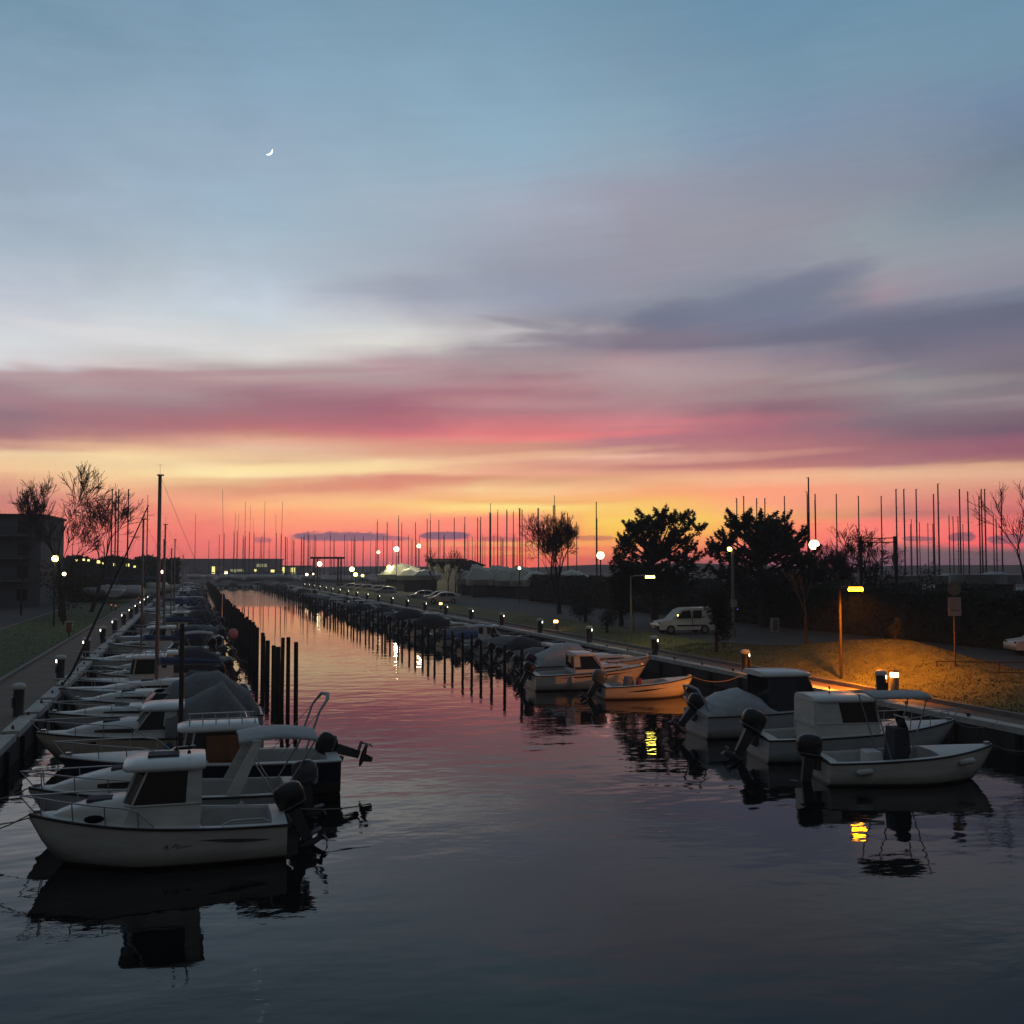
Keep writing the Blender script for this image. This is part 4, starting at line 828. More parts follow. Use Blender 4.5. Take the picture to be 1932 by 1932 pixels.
# ------------------------------------------------------------------ distant yachts, one mast each
def yacht():
    t = thing('sailing_yacht', '', 'sailboat'); L = 9.; rings = []
    for i in range(11):
        u = i / 10; b = 1.5 * (.8 + .2 * math.sin(math.pi * u)) * (1 - max(0, (u - .4) / .6) ** 2.3) + .01; s = 1.0 + .35 * u; k = -.1 + 1.3 * max(0, (u - .7) / .3) ** 2
        rings.append([(0, 0, 0)] and [(-4 + L * u, -b, s), (-4 + L * u, -b * .7, s * .3 + k * .7), (-4 + L * u, 0, k), (-4 + L * u, b * .7, s * .3 + k * .7), (-4 + L * u, b, s)])
    h = MB().loft(rings, True, False, True); h.add(rings[0], [(0, 1, 2, 3, 4)]); h.build('hull', 'gelcool', t)
    MB().rbox((.3, 0, 1.35), (4.2, 1.7, .5), .15, top=(.8, .8)).build('coachroof', 'deck', t)
    MB().tube([(.6, 0, 1.2), (-2.9, 0, 2.3)], .07, 6).tube([(.4, 0, 2.4), (-2.8, 0, 2.42)], .17, 7).build('boom', 'canvasb', t)
    return t
Y0 = yacht(); YS = {}
def mast_mesh(r, h, sp):
    k = MB().tube([(.6, 0, 0), (.6, 0, h)], [r, r * .7], 6)
    for z in sp: k.tube([(.6, -.7, h * z), (.6, .7, h * z)], .018, 4)
    k.box((.5, 0, h), (.35, .06, .05)); return k
MASTS = [(212, 923, 150, .2), (219, 934, 155, .1), (224, 938, 150, .12), (242, 958, 150, .12), (279, 935, 190, .1), (301, 929, 175, .1), (369, 970, 355, .12), (424.5, 924, 352.5, .14, -9), (442, 968, 335, .1, 5), (448, 970, 330, .1, 5), (463, 947, 335, .13), (471, 955, 340, .1, 4), (480, 979, 350, .08, -4), (499, 947, 340, .13, 2), (522, 971, 350, .12, -3), (531, 947, 360, .14, 4),
 (581, 1024, 330, .09), (712, 980, 260, .09), (730.5, 994, 265, .09), (752, 973, 250, .14), (758, 1005, 270, .09), (784, 998, 265, .09), (806, 979, 250, .12), (812, 969, 255, .12), (828, 996, 250, .09), (857, 989, 240, .10), (877, 991, 235, .09, -3), (901, 999, 240, .08), (907, 982, 235, .09, -3), (924, 950, 215, .13, 3), (926, 981, 220, .1), (939, 962, 215, .10), (956, 966, 205, .15, 2), (968.5, 963, 215, .07), (981, 960, 200, .14, -3), (985, 970, 205, .1), (1016, 959, 200, .14, -3), (1047, 935, 190, .14, -2), (1044, 967, 190, .12), (1125, 972, 180, .11),
 (1390, 947, 170, .11), (1403, 936, 165, .13), (1427.5, 949, 170, .1), (1443, 949, 170, .1), (1480, 946, 165, .12), (1525.5, 928, 130, .11, -6), (1523, 947, 160, .11), (1538, 944, 160, .12, -2), (1578, 953, 160, .11), (1620, 969, 165, .1), (1662.7, 955, 165, .12), (1691, 959, 150, .10), (1706, 969, 150, .12), (1729, 965, 150, .12), (1762, 981, 160, .07), (1770, 949, 140, .18), (1810.5, 946.5, 150, .13), (1826.4, 961, 155, .12), (1851.6, 945.6, 150, .15), (1848, 985, 165, .1), (1858.6, 971.6, 150, .13), (1889, 953.4, 150, .14)]
rr = random.Random(33)
for k in range(70):
    px = rr.uniform(535, 1010) if k < 62 else rr.uniform(340, 530); MASTS.append((px, rr.uniform(1022, 1052) - (8 if px > 700 else 0), rr.uniform(335, 430), .085, 0, 1))
for k in range(16): MASTS.append((rr.uniform(1060, 1130) if k < 4 else rr.uniform(1700, 1900), rr.uniform(985, 1040), rr.uniform(200, 260), .07, 0, 1))
first = True
DIRW = {0: 'left of the thick mast', 1: 'beyond the flat roofed building', 2: 'above the covered yard boats', 3: 'behind the pines', 4: 'above the right hedge'}
for i, mm in enumerate(MASTS):
    px, py, D, r = mm[:4]; lean = mm[4] if len(mm) > 4 else 0; far = len(mm) > 5
    c = PD(px, py, D); zb = .8; t = Y0 if first else dup(Y0, (0, 0, 0)); first = False
    rz = rr.uniform(0, 6.28); t.location = (c.x, c.y, zb + (.9 if not far else .2)); t.rotation_euler.z = rz
    off = Vector((math.cos(rz) * .6, math.sin(rz) * .6, 0)); t.location = (c.x - off.x, c.y - off.y, t.location.z)
    m = mast_mesh(r * .62, c.z - t.location.z, (.55,) if i % 3 else (.42, .7)).build('mast', 'iron', t)
    lx = lean / F * D / (c.z - t.location.z) * .5
    if lean: t.rotation_euler = (0, 0, rz); m.rotation_euler = (0, 0, 0); mat_ = Matrix.Rotation(math.atan(-lx) * -1, 3, Vector((SA, CA, 0))); m.rotation_euler = (Matrix.Rotation(-rz, 3, 'Z') @ mat_ @ Matrix.Rotation(rz, 3, 'Z')).to_euler()
    reg = 0 if px < 330 else 1 if px < 600 else 2 if px < 1130 else 3 if px < 1500 else 4
    t['_px'] = px
    t['label'] = 'far off yacht with a hair thin mast ' + DIRW[reg]
    t['group'] = ('bare masts ' if not far else 'hair thin masts ') + DIRW[reg]
    if not far: YS.setdefault(reg, []).append(t)
ONAMES = [ORD[i] for i in range(1, 15)] + ['fifteenth', 'sixteenth', 'seventeenth', 'eighteenth', 'nineteenth', 'twentieth', 'twenty first', 'twenty second', 'twenty third', 'twenty fourth', 'twenty fifth']
for reg, L_ in YS.items():
    for i, t in enumerate(sorted(L_, key=lambda t: t['_px'])): t['label'] = 'distant sailing yacht, %s clear mast from the left %s' % (ONAMES[i], DIRW[reg])
for t in list(SC.objects):
    if '_px' in t: del t['_px']
# ------------------------------------------------------------------ trees
def bare_tree(name, label, loc, h, seed, spread=1., levels=5, trunk=.22, lean=(0, 0), first_=.30, m='barkr', group=None, fork=3, up=.25, tw=1., width=None):
    t = thing(name, label, 'tree', loc, 0, group); rd = random.Random(seed); tr = MB(); cr = MB()
    def grow(p, d, L, r, lv, mb):
        pts = [p]; rs = [r]; q = p.copy(); dd = d.copy(); n = 4 if lv > 1 else 5
        for i in range(n):
            dd = (dd + Vector((rd.uniform(-.16, .16), rd.uniform(-.16, .16), rd.uniform(-.08, .14))) * (1 if lv else .5)).normalized(); q = q + dd * (L / n); pts.append(q.copy()); rs.append(r * (1 - .45 * (i + 1) / n))
        rs = [max(v, .024 * tw) for v in rs]; mb.tube(pts, rs, 6 if lv < 2 else (4 if lv < 4 else 3), False)
        if lv >= levels: return
        kN = fork if lv == 0 else rd.choice([3, 4, 4, 5]) if lv < levels - 1 else rd.choice([3, 4, 5])
        for j in range(kN):
            i = len(pts) - 1 if j < 2 else rd.randint(2, len(pts) - 1)
            ax = dd.orthogonal().normalized(); ax.rotate(Matrix.Rotation(rd.uniform(0, 6.28), 3, dd)); ang = rd.uniform(.25, .75) * spread
            nd = dd.copy(); nd.rotate(Matrix.Rotation(ang, 3, ax)); nd = (nd + Vector((0, 0, up * (.6 if lv < 3 else .2)))).normalized()
            grow(pts[i], nd, L * rd.uniform(.58, .82), rs[i] * rd.uniform(.55, .78), lv + 1, cr)
    grow(Vector((0, 0, 0)), Vector((lean[0], lean[1], 1)).normalized(), h * first_, trunk, 0, tr)
    zt = max(p[2] for p in cr.v); wd = max(math.hypot(p[0], p[1]) for p in cr.v); kz = h / zt; kw = (width / 2 / wd) if width else kz
    for q in (tr, cr): q.v = [(p[0] * kw, p[1] * kw, p[2] * kz) for p in q.v]
    tr.build('trunk', m, t); cr.build('crown', m, t)
    return t
c = PD(115, 1160, 107); bare_tree('bare_tree', 'tall bare tree right beside the left apartment block', (c.x, c.y, .85), 15.6, 12, .95, 5, .34, first_=.34, width=15, tw=.9, fork=4)
c = PD(172, 1150, 118); bare_tree('bare_tree', 'bare leaning tree left of the leaning masts', (c.x, c.y, .85), 14.0, 5, 1.1, 5, .28, lean=(.28, -.08), first_=.36, width=13, tw=.9, fork=4)
c = PD(40, 1150, 112); bare_tree('bare_tree', 'thin bare tree in front of the apartment block roof', (c.x, c.y, .85), 14.3, 8, .8, 5, .2, first_=.35, width=7)
c = PD(1055, 1140, 108); bare_tree('bare_tree', 'rounded bare tree between the tents and the first pine', (c.x, c.y, .95), 10.7, 31, 1.15, 6, .3, first_=.28, fork=5, width=8.6, tw=.6)
c = PD(846, 1115, 175); tb = bare_tree('bare_tree', 'small bare tree in front of the flat roofed house', (c.x, c.y, .9), 8.2, 17, .9, 4, .16, first_=.4)
c = PD(860, 1115, 172); dup(tb, (c.x, c.y, .9), 2., 'small bare forked tree right of the flat roofed house')
c = PD(822, 1115, 172); dup(tb, (c.x, c.y, .9), 4., 'small bare tree left of the flat roofed house')
c = PD(1640, 1160, 88); bare_tree('bare_tree', 'spreading bare tree between the two tall square posts', (c.x, c.y, 1.2), 8.3, 41, 1.25, 5, .22, first_=.3, fork=6, width=8.4, tw=.7)
c = PD(1590, 1160, 84); bare_tree('bare_tree', 'low bare tree beneath the dazzling globe lamp', (c.x, c.y, 1.2), 7.0, 43, 1.25, 6, .18, first_=.3, fork=5, width=6.8, tw=.6)
c = PD(1935, 1180, 62); bare_tree('bare_tree', 'bare tree cut by the right edge of the view', (c.x, c.y, 1.2), 9.9, 52, .9, 5, .22, first_=.3, lean=(-.05, 0), width=7, tw=.5)
c = PD(1521, 1216, 66); bare_tree('small_tree', 'slender forked trunk in front of the hedge', (c.x, c.y, 1.2), 4.6, 61, .7, 3, .13, first_=.42, m='wood', fork=2)
c = PD(1195, 1190, 76); bare_tree('small_tree', 'thin sapling beside the pale yellow lamp', (c.x, c.y, 1.2), 2.6, 62, .6, 3, .06, first_=.5, m='bark', fork=2)
def leafy(mb, rd, c, r, n, s):
    for k in range(n):
        while True:
            v = Vector((rd.uniform(-1, 1), rd.uniform(-1, 1), rd.uniform(-1, 1)))
            if v.length < 1: break
        v = v * (.55 + .45 * rd.random()) if v.length > .4 else v; p = Vector(c) + Vector((v.x * r[0], v.y * r[1], v.z * r[2]))
        a = Vector((rd.uniform(-1, 1), rd.uniform(-1, 1), rd.uniform(-.3, 1))).normalized() * s * rd.uniform(.5, 1.3); b = a.orthogonal().normalized() * s * rd.uniform(.12, .3)
        mb.add([p - b, p + a, p + b, p - a * .6], [(0, 1, 2, 3)])
def pine(label, loc, blobs, seed, trunk_h, tw=.35, s=.33, dens=22.):
    # blobs: (dx, dz, rx, rz) limbs carrying needle masses, with upturned tips
    t = thing('pine_tree', label, 'tree', loc); rd = random.Random(seed); cr = MB(); tr = MB(); lb = MB()
    rt = Vector((CA, -SA, 0)); fw = Vector((SA, CA, 0))
    tr.tube([(0, 0, 0), (.1, .1, trunk_h * .5), (-.1, 0, trunk_h)], [tw, tw * .7, tw * .35], 8, False)
    blobs = [b for q in blobs for b in (q, (q[0] + rd.uniform(-.8, .8), q[1] - rd.uniform(.1, .8), q[2] * .8, q[3] * .9))]
    for dx, dz, rx, rz in blobs:
        dy = rd.uniform(-1, 1) * 1.2; c_ = rt * dx + fw * dy + Vector((0, 0, dz)); base = Vector((0, 0, max(.5, min(trunk_h, dz - abs(dx) * .35 - .4))))
        mid = base.lerp(c_, .55) + Vector((0, 0, -.1 * abs(dx) * .5)); lb.tube([base, mid, c_], [tw * .38, tw * .25, tw * .1], 5, False)
        leafy(cr, rd, c_, (rx * 1.35, rx * 1.35, rz * 1.35), int(dens * rx * 10.5 * max(rz, .4)), s)
        for k in range(5):   # upturned sprays
            a = rd.uniform(0, 6.28); q = c_ + Vector((math.cos(a) * rx * .9, math.sin(a) * rx * .9, rz * rd.uniform(0, .7))); e = q + Vector((math.cos(a) * .55, math.sin(a) * .55, rd.uniform(.35, .8))) * rd.uniform(.6, 1.2)
            for u in range(7): p = q.lerp(e, u / 6); leafy(cr, rd, p, (.24 * (1.2 - u / 6), .24 * (1.2 - u / 6), .22), 12, s * .7)
    tr.build('trunk', 'bark', t); lb.build('limb', 'bark', t); cr.build('crown', 'leaf', t)
# pine 1: px 1150..1318, tops 967 ; D=88 -> 1 px = .0438 m
def PB(px, py, x0, D, z0, w, h): return ((px - x0) * D / F, HC + (1070 - py) * D / F - z0, w * D / F, h * D / F)
D1 = 88.; c = PD(1235, 1190, D1)
pine('ragged pine with upturned tips, first from the canal', (c.x, c.y, 1.1), [PB(px, py, 1235, D1, 1.1, w, h) for px, py, w, h in [(1222, 985, 9, 14), (1245, 982, 6, 13), (1230, 1000, 16, 12), (1268, 990, 7, 13), (1288, 985, 8, 12), (1302, 995, 7, 9), (1210, 1008, 13, 12), (1195, 1005, 8, 10), (1275, 1012, 16, 10), (1250, 1022, 14, 9), (1222, 1032, 10, 8), (1290, 1028, 11, 6), (1240, 1048, 20, 8), (1275, 1054, 24, 7), (1300, 1058, 16, 6), (1210, 1056, 18, 8), (1185, 1020, 9, 9), (1255, 1078, 42, 12), (1200, 1082, 40, 14), (1290, 1088, 40, 12), (1235, 1105, 60, 14)]], 3, 5.2)
c = PD(1172, 1190, 86); cy = thing('cypress_tree', 'dense dark cypress clump against the first pine', 'tree', (c.x, c.y, 1.1)); rd = random.Random(9); cb = MB()
for dx, dz, rx, rz in [(0, 2.0, 1.25, 1.6), (-.15, 3.6, 1.1, 1.3), (.15, 5.0, .95, 1.3), (.45, 6.4, .75, 1.0), (.6, 7.4, .45, .75), (-.3, 5.9, .5, .9), (1.0, 4.2, .9, 1.4), (1.1, 6.3, .35, .9), (-.7, 4.9, .35, .7)]:
    leafy(cb, rd, (dx * CA, -dx * SA, dz), (rx, rx, rz), int(420 * rx * rz), .26)
MB().tube([(0, 0, 0), (0, 0, 5.5)], [.22, .08], 7).build('trunk', 'bark', cy); cb.build('crown', 'leaf', cy)
D2 = 84.; c = PD(1440, 1190, D2)
pine('broad dense pine behind the tall grey lamp pole', (c.x, c.y, 1.1), [PB(px, py, 1440, D2, 1.1, w, h) for px, py, w, h in [(1400, 984, 12, 11), (1448, 984, 22, 12), (1425, 996, 24, 12), (1468, 992, 16, 12), (1390, 1003, 14, 11), (1440, 1006, 26, 10), (1482, 1010, 14, 9), (1410, 1018, 18, 9), (1376, 1022, 14, 10), (1462, 1022, 22, 8), (1500, 1022, 14, 8), (1512, 1012, 6, 9), (1366, 1038, 13, 9), (1500, 1034, 20, 7), (1440, 1032, 18, 7), (1400, 1044, 26, 8), (1470, 1044, 22, 7), (1370, 1056, 22, 8), (1520, 1048, 20, 7), (1430, 1062, 34, 8), (1490, 1064, 28, 8), (1540, 1068, 26, 9), (1440, 1085, 56, 12), (1520, 1090, 40, 12), (1370, 1085, 36, 12), (1450, 1110, 70, 13)]], 14, 5.5, .4, .33, 24.)
# round bush above the hedge, cypress by the path, bushes in front of the hedge
def bush(label, px, py, D, w, h, seed, s=.22, n=900, name='bush', m='leaf', zb=1.1):
    c = PD(px, py, D); t = thing(name, label, 'bush', (c.x, c.y, zb)); rd = random.Random(seed); b = MB()
    for k in range(5): leafy(b, rd, (rd.uniform(-.35, .35) * w, rd.uniform(-.3, .3) * w, h * rd.uniform(.35, .68)), (w * .42, w * .42, h * .36), n // 5, s)
    b.build('foliage', m, t); MB().tube([(0, 0, 0), (0, 0, h * .6)], [.08 * w, .03], 6).build('stem', 'bark', t)
bush('rounded dark bush rising above the right hedge', 1748, 1100, 96, 2.6, 5.7, 5)
bush('narrow dark cypress hiding the tail of the van', 1352, 1235, 61, 1.5, 4.2, 6, .2, 2600, 'cypress_bush')
bush('pale feathery shrub left of the yellow lamp', 1145, 1190, 78, 1.6, 2.1, 7, .16, 700, 'shrub', 'leaf2')
bush('small leafy plant at the top of the lit mound', 1690, 1205, 50, .55, 1.2, 8, .10, 520, 'shrub', 'leaf2', bank_h(PD(1690, 1205, 50).x, PD(1690, 1205, 50).y) - .05)
bush('low dark shrub left of the parked van', 1105, 1180, 92, 2.6, 2.4, 9, .2, 900, 'shrub')
bush('dark twiggy shrub in front of the nearest apartment lamp', 120, 1120, 98, 4.2, 6.2, 10, .3, 900, 'shrub', 'bark', .9)
# hedge: tall dark mass with ragged top
def hedge(name, label, x0, y0, x1, y1, h, th, seed, n, s=.3, m='leaf2', zb=1.1):
    t = thing(name, label, 'hedge', (x0, y0, zb)); rd = random.Random(seed); b = MB(); L = math.hypot(x1 - x0, y1 - y0); ux, uy = (x1 - x0) / L, (y1 - y0) / L
    core = [];
    for i in range(41):
        u = L * i / 40; hh = h * (.86 + .06 * math.sin(u * .9 + seed) + .04 * rd.random()); core.append([(ux * u + uy * th * .4, uy * u - ux * th * .4, 0), (ux * u + uy * th * .36, uy * u - ux * th * .36, hh), (ux * u - uy * th * .36, uy * u + ux * th * .36, hh), (ux * u - uy * th * .4, uy * u + ux * th * .4, 0)])
    MB().loft(core, False, True).build('hedge_core', m, t)
    for k in range(n):
        u = rd.random() * L; face = rd.random(); hh = h * (.88 + .06 * math.sin(u * .9 + seed))
        if face < .55: w, z = th * (.38 + .1 * rd.random()), rd.random() * hh
        else: w, z = th * rd.uniform(-.45, .45), hh + rd.uniform(-.1, .35) * rd.random()
        p = Vector((ux * u + uy * w * 1, uy * u - ux * w * 1, z)) if face < .3 else Vector((ux * u - uy * w, uy * u + ux * w, z))
        a = Vector((rd.uniform(-1, 1), rd.uniform(-1, 1), rd.uniform(-.5, 1))).normalized() * s; q = a.orthogonal().normalized() * s * .4; b.add([p - q, p + a, p + q, p - a * .6], [(0, 1, 2, 3)])
    b.build('foliage', m, t)
hedge('hedge', 'tall dark hedge behind the van and lamp posts', 45.5, 28, 45.5, 140, 3.7, 2.4, 3, 16000)
a1 = PD(-40, 1080, 190); a2 = PD(330, 1080, 215); hedge('hedge', 'dark ragged treeline along the left horizon', a1.x, a1.y, a2.x, a2.y, 7.0, 5, 5, 5000, .9, 'leaf', .8)
a1 = PD(150, 1100, 150); a2 = PD(300, 1095, 185); hedge('hedge', 'low dark hedge under the row of left lamps', a1.x, a1.y, a2.x, a2.y, 3.2, 3, 6, 2500, .5, 'leaf', .8)
# ------------------------------------------------------------------ buildings
def apartment():
    c = PD(-112, 1110, 132); t = thing('apartment_building', 'dark flat roofed apartment block at the left edge', 'building', (c.x, c.y, .8), -YAW + R(12))
    W, Dp, H_ = 23., 14., 11.4
    MB().box((0, Dp / 2, H_ / 2), (W, Dp, H_)).build('wall', 'wall1', t)
    r = MB().box((0, Dp / 2, H_ + .17), (W + .6, Dp + .6, .34)); r.build('roof', 'roof', t)
    MB().box((-1.8, Dp / 2, H_ + 1.35), (7.4, 5, 2.0)).build('stair_tower', 'wall1', t)
    for x in (5.2, 9.2): MB().box((x, Dp / 2 - 3, H_ + .65), (.7, .7, .62)).build('chimney', 'wall1', t)
    for f in range(4):
        z = 1.6 + f * 2.85
        for k in range(6):
            x = -9.6 + k * 3.8; w = MB().box((x, -.02, z), (1.3, .05, 1.5)).build('window_frame', 'black', t)
            MB().box((x, -.055, z), (1.14, .02, 1.34)).build('pane', 'glass' if (f, k) not in ((2, 3),) else 'g_yg', w)
        if f: 
            for x in (-7.7, -.1, 7.5):
                b = MB().box((x, -.65, z - 1.15), (5.4, 1.3, .16)).build('balcony', 'concrete', t); rl = MB()
                for q in range(19): rl.tube([(x - 2.65 + q * 5.3 / 18, -1.25, z - 1.08), (x - 2.65 + q * 5.3 / 18, -1.25, z - .12)], .02, 4)
                rl.tube([(x - 2.68, -1.25, z - .1), (x + 2.68, -1.25, z - .1)], .03, 4); rl.build('railing', 'iron', b)
apartment()
def flat_hall(label, px0, px1, pyt, pyb, D, depth, lights, name='harbour_building', wallm='wall2', roofm='roof', over=.8, signs=()):
    a = PD(px0, pyt, D); b = PD(px1, pyt, D); mid = (a + b) / 2; W = (b - a).length; zt = a.z; H_ = zt - .8
    t = thing(name, label, 'building', (mid.x, mid.y, .8), -YAW)
    MB().box((0, depth / 2, (H_ - .5) / 2), (W - 2 * over, depth, H_ - .5)).build('wall', wallm, t)
    MB().box((0, depth / 2 - .4, H_ - .3), (W, depth + 1.6, .6)).build('roof', roofm, t)
    k = D / F
    for (x0, x1, y0, y1, m) in lights:
        xx = ((x0 + x1) / 2 - (px0 + px1) / 2) * k; zz = HC + (1070 - (y0 + y1) / 2) * k - .8; w = MB().box((xx, -.03, zz), ((x1 - x0) * k + .2, .08, (y1 - y0) * k + .2)).build('window_frame', 'black', t)
        MB().box((xx, -.09, zz), ((x1 - x0) * k, .03, (y1 - y0) * k)).build('pane', m, w)
    return t
flat_hall('long flat roofed harbour building with lit windows at the canal end', 333, 522, 1054, 1094, 700, 22, [(400, 406, 1071, 1088, 'g_yg'), (407, 422, 1070, 1088, 'panelw'), (435, 460, 1076, 1082, 'g_dim'), (424, 430, 1080, 1086, 'g_warm'), (484, 504, 1066, 1072, 'g_dim'), (480, 484, 1076, 1081, 'g_yg'), (511, 518, 1077, 1082, 'g_yg'), (345, 356, 1072, 1084, 'panelw')])
flat_hall('small pale low building right of the long harbour building', 520, 582, 1067, 1094, 690, 16, [(533, 537, 1072, 1086, 'g_yg'), (549, 557, 1073, 1086, 'g_yg'), (560, 570, 1072, 1080, 'glass')], wallm='panelw', over=.3)
flat_hall('low dark pavilion at the far left bank of the canal', 243, 338, 1063, 1092, 690, 18, [(262, 268, 1078, 1084, 'panelw'), (300, 306, 1076, 1086, 'panelw'), (318, 323, 1076, 1086, 'panelw')])
flat_hall('flat roofed house behind the two small bare trees', 803, 878, 1054, 1098, 205, 9, [(812, 820, 1060, 1070, 'glass'), (830, 838, 1060, 1070, 'glass'), (850, 856, 1060, 1072, 'glass')], name='house', wallm='panelw', over=.5)
def hut(label, px, pyt, D, w, hw, m='wall2'):
    c = PD(px, pyt, D); H_ = c.z - .8; t = thing('house', label, 'building', (c.x, c.y, .8), -YAW)
    MB().box((0, 3, (H_ - 1) / 2), (w, 6, H_ - 1)).build('wall', m, t)
    MB().loft([[(-w / 2 - .5, -.5, H_ - 1), (0, -.5, H_), (w / 2 + .5, -.5, H_ - 1), (w / 2 + .5, -.5, H_ - 1.15), (-w / 2 - .5, -.5, H_ - 1.15)], [(-w / 2 - .5, 6.5, H_ - 1), (0, 6.5, H_), (w / 2 + .5, 6.5, H_ - 1), (w / 2 + .5, 6.5, H_ - 1.15), (-w / 2 - .5, 6.5, H_ - 1.15)]], False, True).build('roof', 'roof', t)
    w_ = MB().box((-w * .2, -.04, H_ * .45), (1.2, .08, 1.2)).build('window_frame', 'black', t); MB().box((-w * .2, -.1, H_ * .45), (1.0, .03, 1.0)).build('pane', 'glass', w_)
hut('dark gabled hut just right of the flat roofed house', 887, 1056, 195, 4.6, 3)
# travelling boat hoist
def hoist():
    D = 262; a = PD(589, 1054, D); b = PD(642, 1054, D); mid = (a + b) / 2; W = (b - a).length; H_ = mid.z - .8
    t = thing('boat_hoist', 'dark frame of a travelling boat hoist against the red sky', 'crane', (mid.x, mid.y, .8), -YAW)
    for dy in (0, 4.5):
        for x in (-W / 2 + .5, W / 2 - .5): MB().box((x, dy, H_ / 2), (.38, .38, H_)).build('leg', 'black', t)
    for x in (-W / 2 + .5, W / 2 - .5): MB().box((x, 2.25, .7), (.4, 5.2, .4)).build('side_beam', 'black', t)
    MB().box((0, 0, H_ + .2), (W + .9, .5, .5)).box((0, 4.5, H_ + .2), (W + .9, .5, .5)).build('top_beam', 'black', t)
    s = MB()
    for x in (-1.6, 1.2): s.tube([(x, 0, H_), (x + .1, .5, 2.2)], .09, 5)
    s.build('sling', 'rope', t)
    for x in (-W / 2 + .5, W / 2 - .5):
        for dy in (-.1, 4.6): MB().wheel((x, dy, .5), .5, .35).build('wheel', 'tyre', t)
hoist()
# covered boats ashore in the yard
def covered(label, px, pyt, pyb, D, L, Wd, prof, m='wrap', group='boats under pale covers in the yard', rz=0.):
    c = PD(px, pyb, D); zt = HC + (1070 - pyt) * D / F; zb = max(HC - (pyb - 1070) * D / F, 1.0); t = thing('covered_boat', label, 'boat', (c.x, c.y, .85), -YAW + rz, group); H_ = zt - .85; s0 = (zb - .85) + .3
    rings = []; n = len(prof)
    for i in range((n - 1) * 3 + 1):
        u = i / ((n - 1) * 3); j = min(int(u * (n - 1)), n - 2); v = u * (n - 1) - j; q = prof[j] * (1 - v) + prof[j + 1] * v - .035 * math.sin(math.pi * v); x = -L / 2 + L * u; w = Wd / 2 * (1 - abs(2 * u - 1) ** 3 * .75); top = s0 + (H_ - s0) * q
        rings.append([(x, -w * .55, s0), (x, -w, s0 + .9), (x, -w * .62, s0 + (top - s0) * .72 + .25), (x, 0, top), (x, w * .62, s0 + (top - s0) * .72 + .25), (x, w, s0 + .9), (x, w * .55, s0)])
    MB().loft(rings, False, True).build('boat_cover', m, t)
    k = MB(); 
    for x in (-L * .25, L * .25):
        for y in (-Wd * .3, Wd * .3): k.tube([(x, y * 1.6, 0), (x, y, s0 + .3)], .06, 5)
    k.build('cradle', 'iron', t); MB().box((0, 0, (s0 + .2) / 2), (L * .6, .25, s0 + .2)).build('keel', 'leg', t)
cv = [(752, 1064, 1098, 205, 8.2, 3.4, [.25, .62, .9, 1., .85, .7], 'large pale shrink wrapped yacht brightly lit, leftmost in the yard'), (782, 1071, 1100, 198, 6.4, 3., [.4, .8, 1., .7, .5, .35], 'pale covered boat with peaked ridge, second in the lit yard'), (808, 1075, 1100, 190, 5.2, 3., [.5, .9, 1., .9, .7, .6], 'low pale covered boat in front of the flat roofed house'),
      (885, 1075, 1108, 175, 4.2, 3., [.6, 1., .9, .8, .5, .3], 'small pale cover lit yellow beside the gabled hut'), (905, 1066, 1110, 165, 4.0, 3., [.4, 1., 1., .9, .8, .5], 'upright pale cover right of the gabled hut'), (935, 1068, 1110, 170, 5.0, 3.2, [.5, .8, 1., 1., .9, .8], 'grey white cover in the middle of the tent row'), (962, 1070, 1112, 168, 4.6, 3.2, [.7, 1., 1., .9, .9, .8], 'broad grey cover right of the middle of the tent row'), (990, 1068, 1112, 165, 4.4, 3.2, [.8, 1., .95, .9, .7, .5], 'grey cover at the right end of the tent row'),
      (1020, 1078, 1112, 150, 5.0, 2.8, [.5, .9, 1., .8, .6, .4], 'dim covered boat left of the rounded bare tree'), (1085, 1076, 1108, 150, 6.0, 2.8, [.4, .8, 1., .9, .6, .4], 'dim covered boat right of the rounded bare tree')]
for px, a_, b_, D, L, W, pf, lab in cv: covered(lab, px, a_, b_, D, L, W, pf, 'wrap', rz=rr.uniform(-.3, .3))
for i, (px, a_, D, L) in enumerate([(1560, 1077, 118, 5.), (1665, 1083, 112, 6.5), (1700, 1087, 110, 5), (1800, 1084, 108, 6.), (1845, 1088, 100, 5.), (1880, 1080, 104, 5.5)]):
    covered('%s pale boat ashore whose top shows above the right hedge' % ORD[i + 1], px, a_, 1110, D, L, 2.8, [.3, .7, 1., .95, .6, .4], 'canvasw', 'boats ashore behind the right hedge', rr.uniform(-.4, .4))
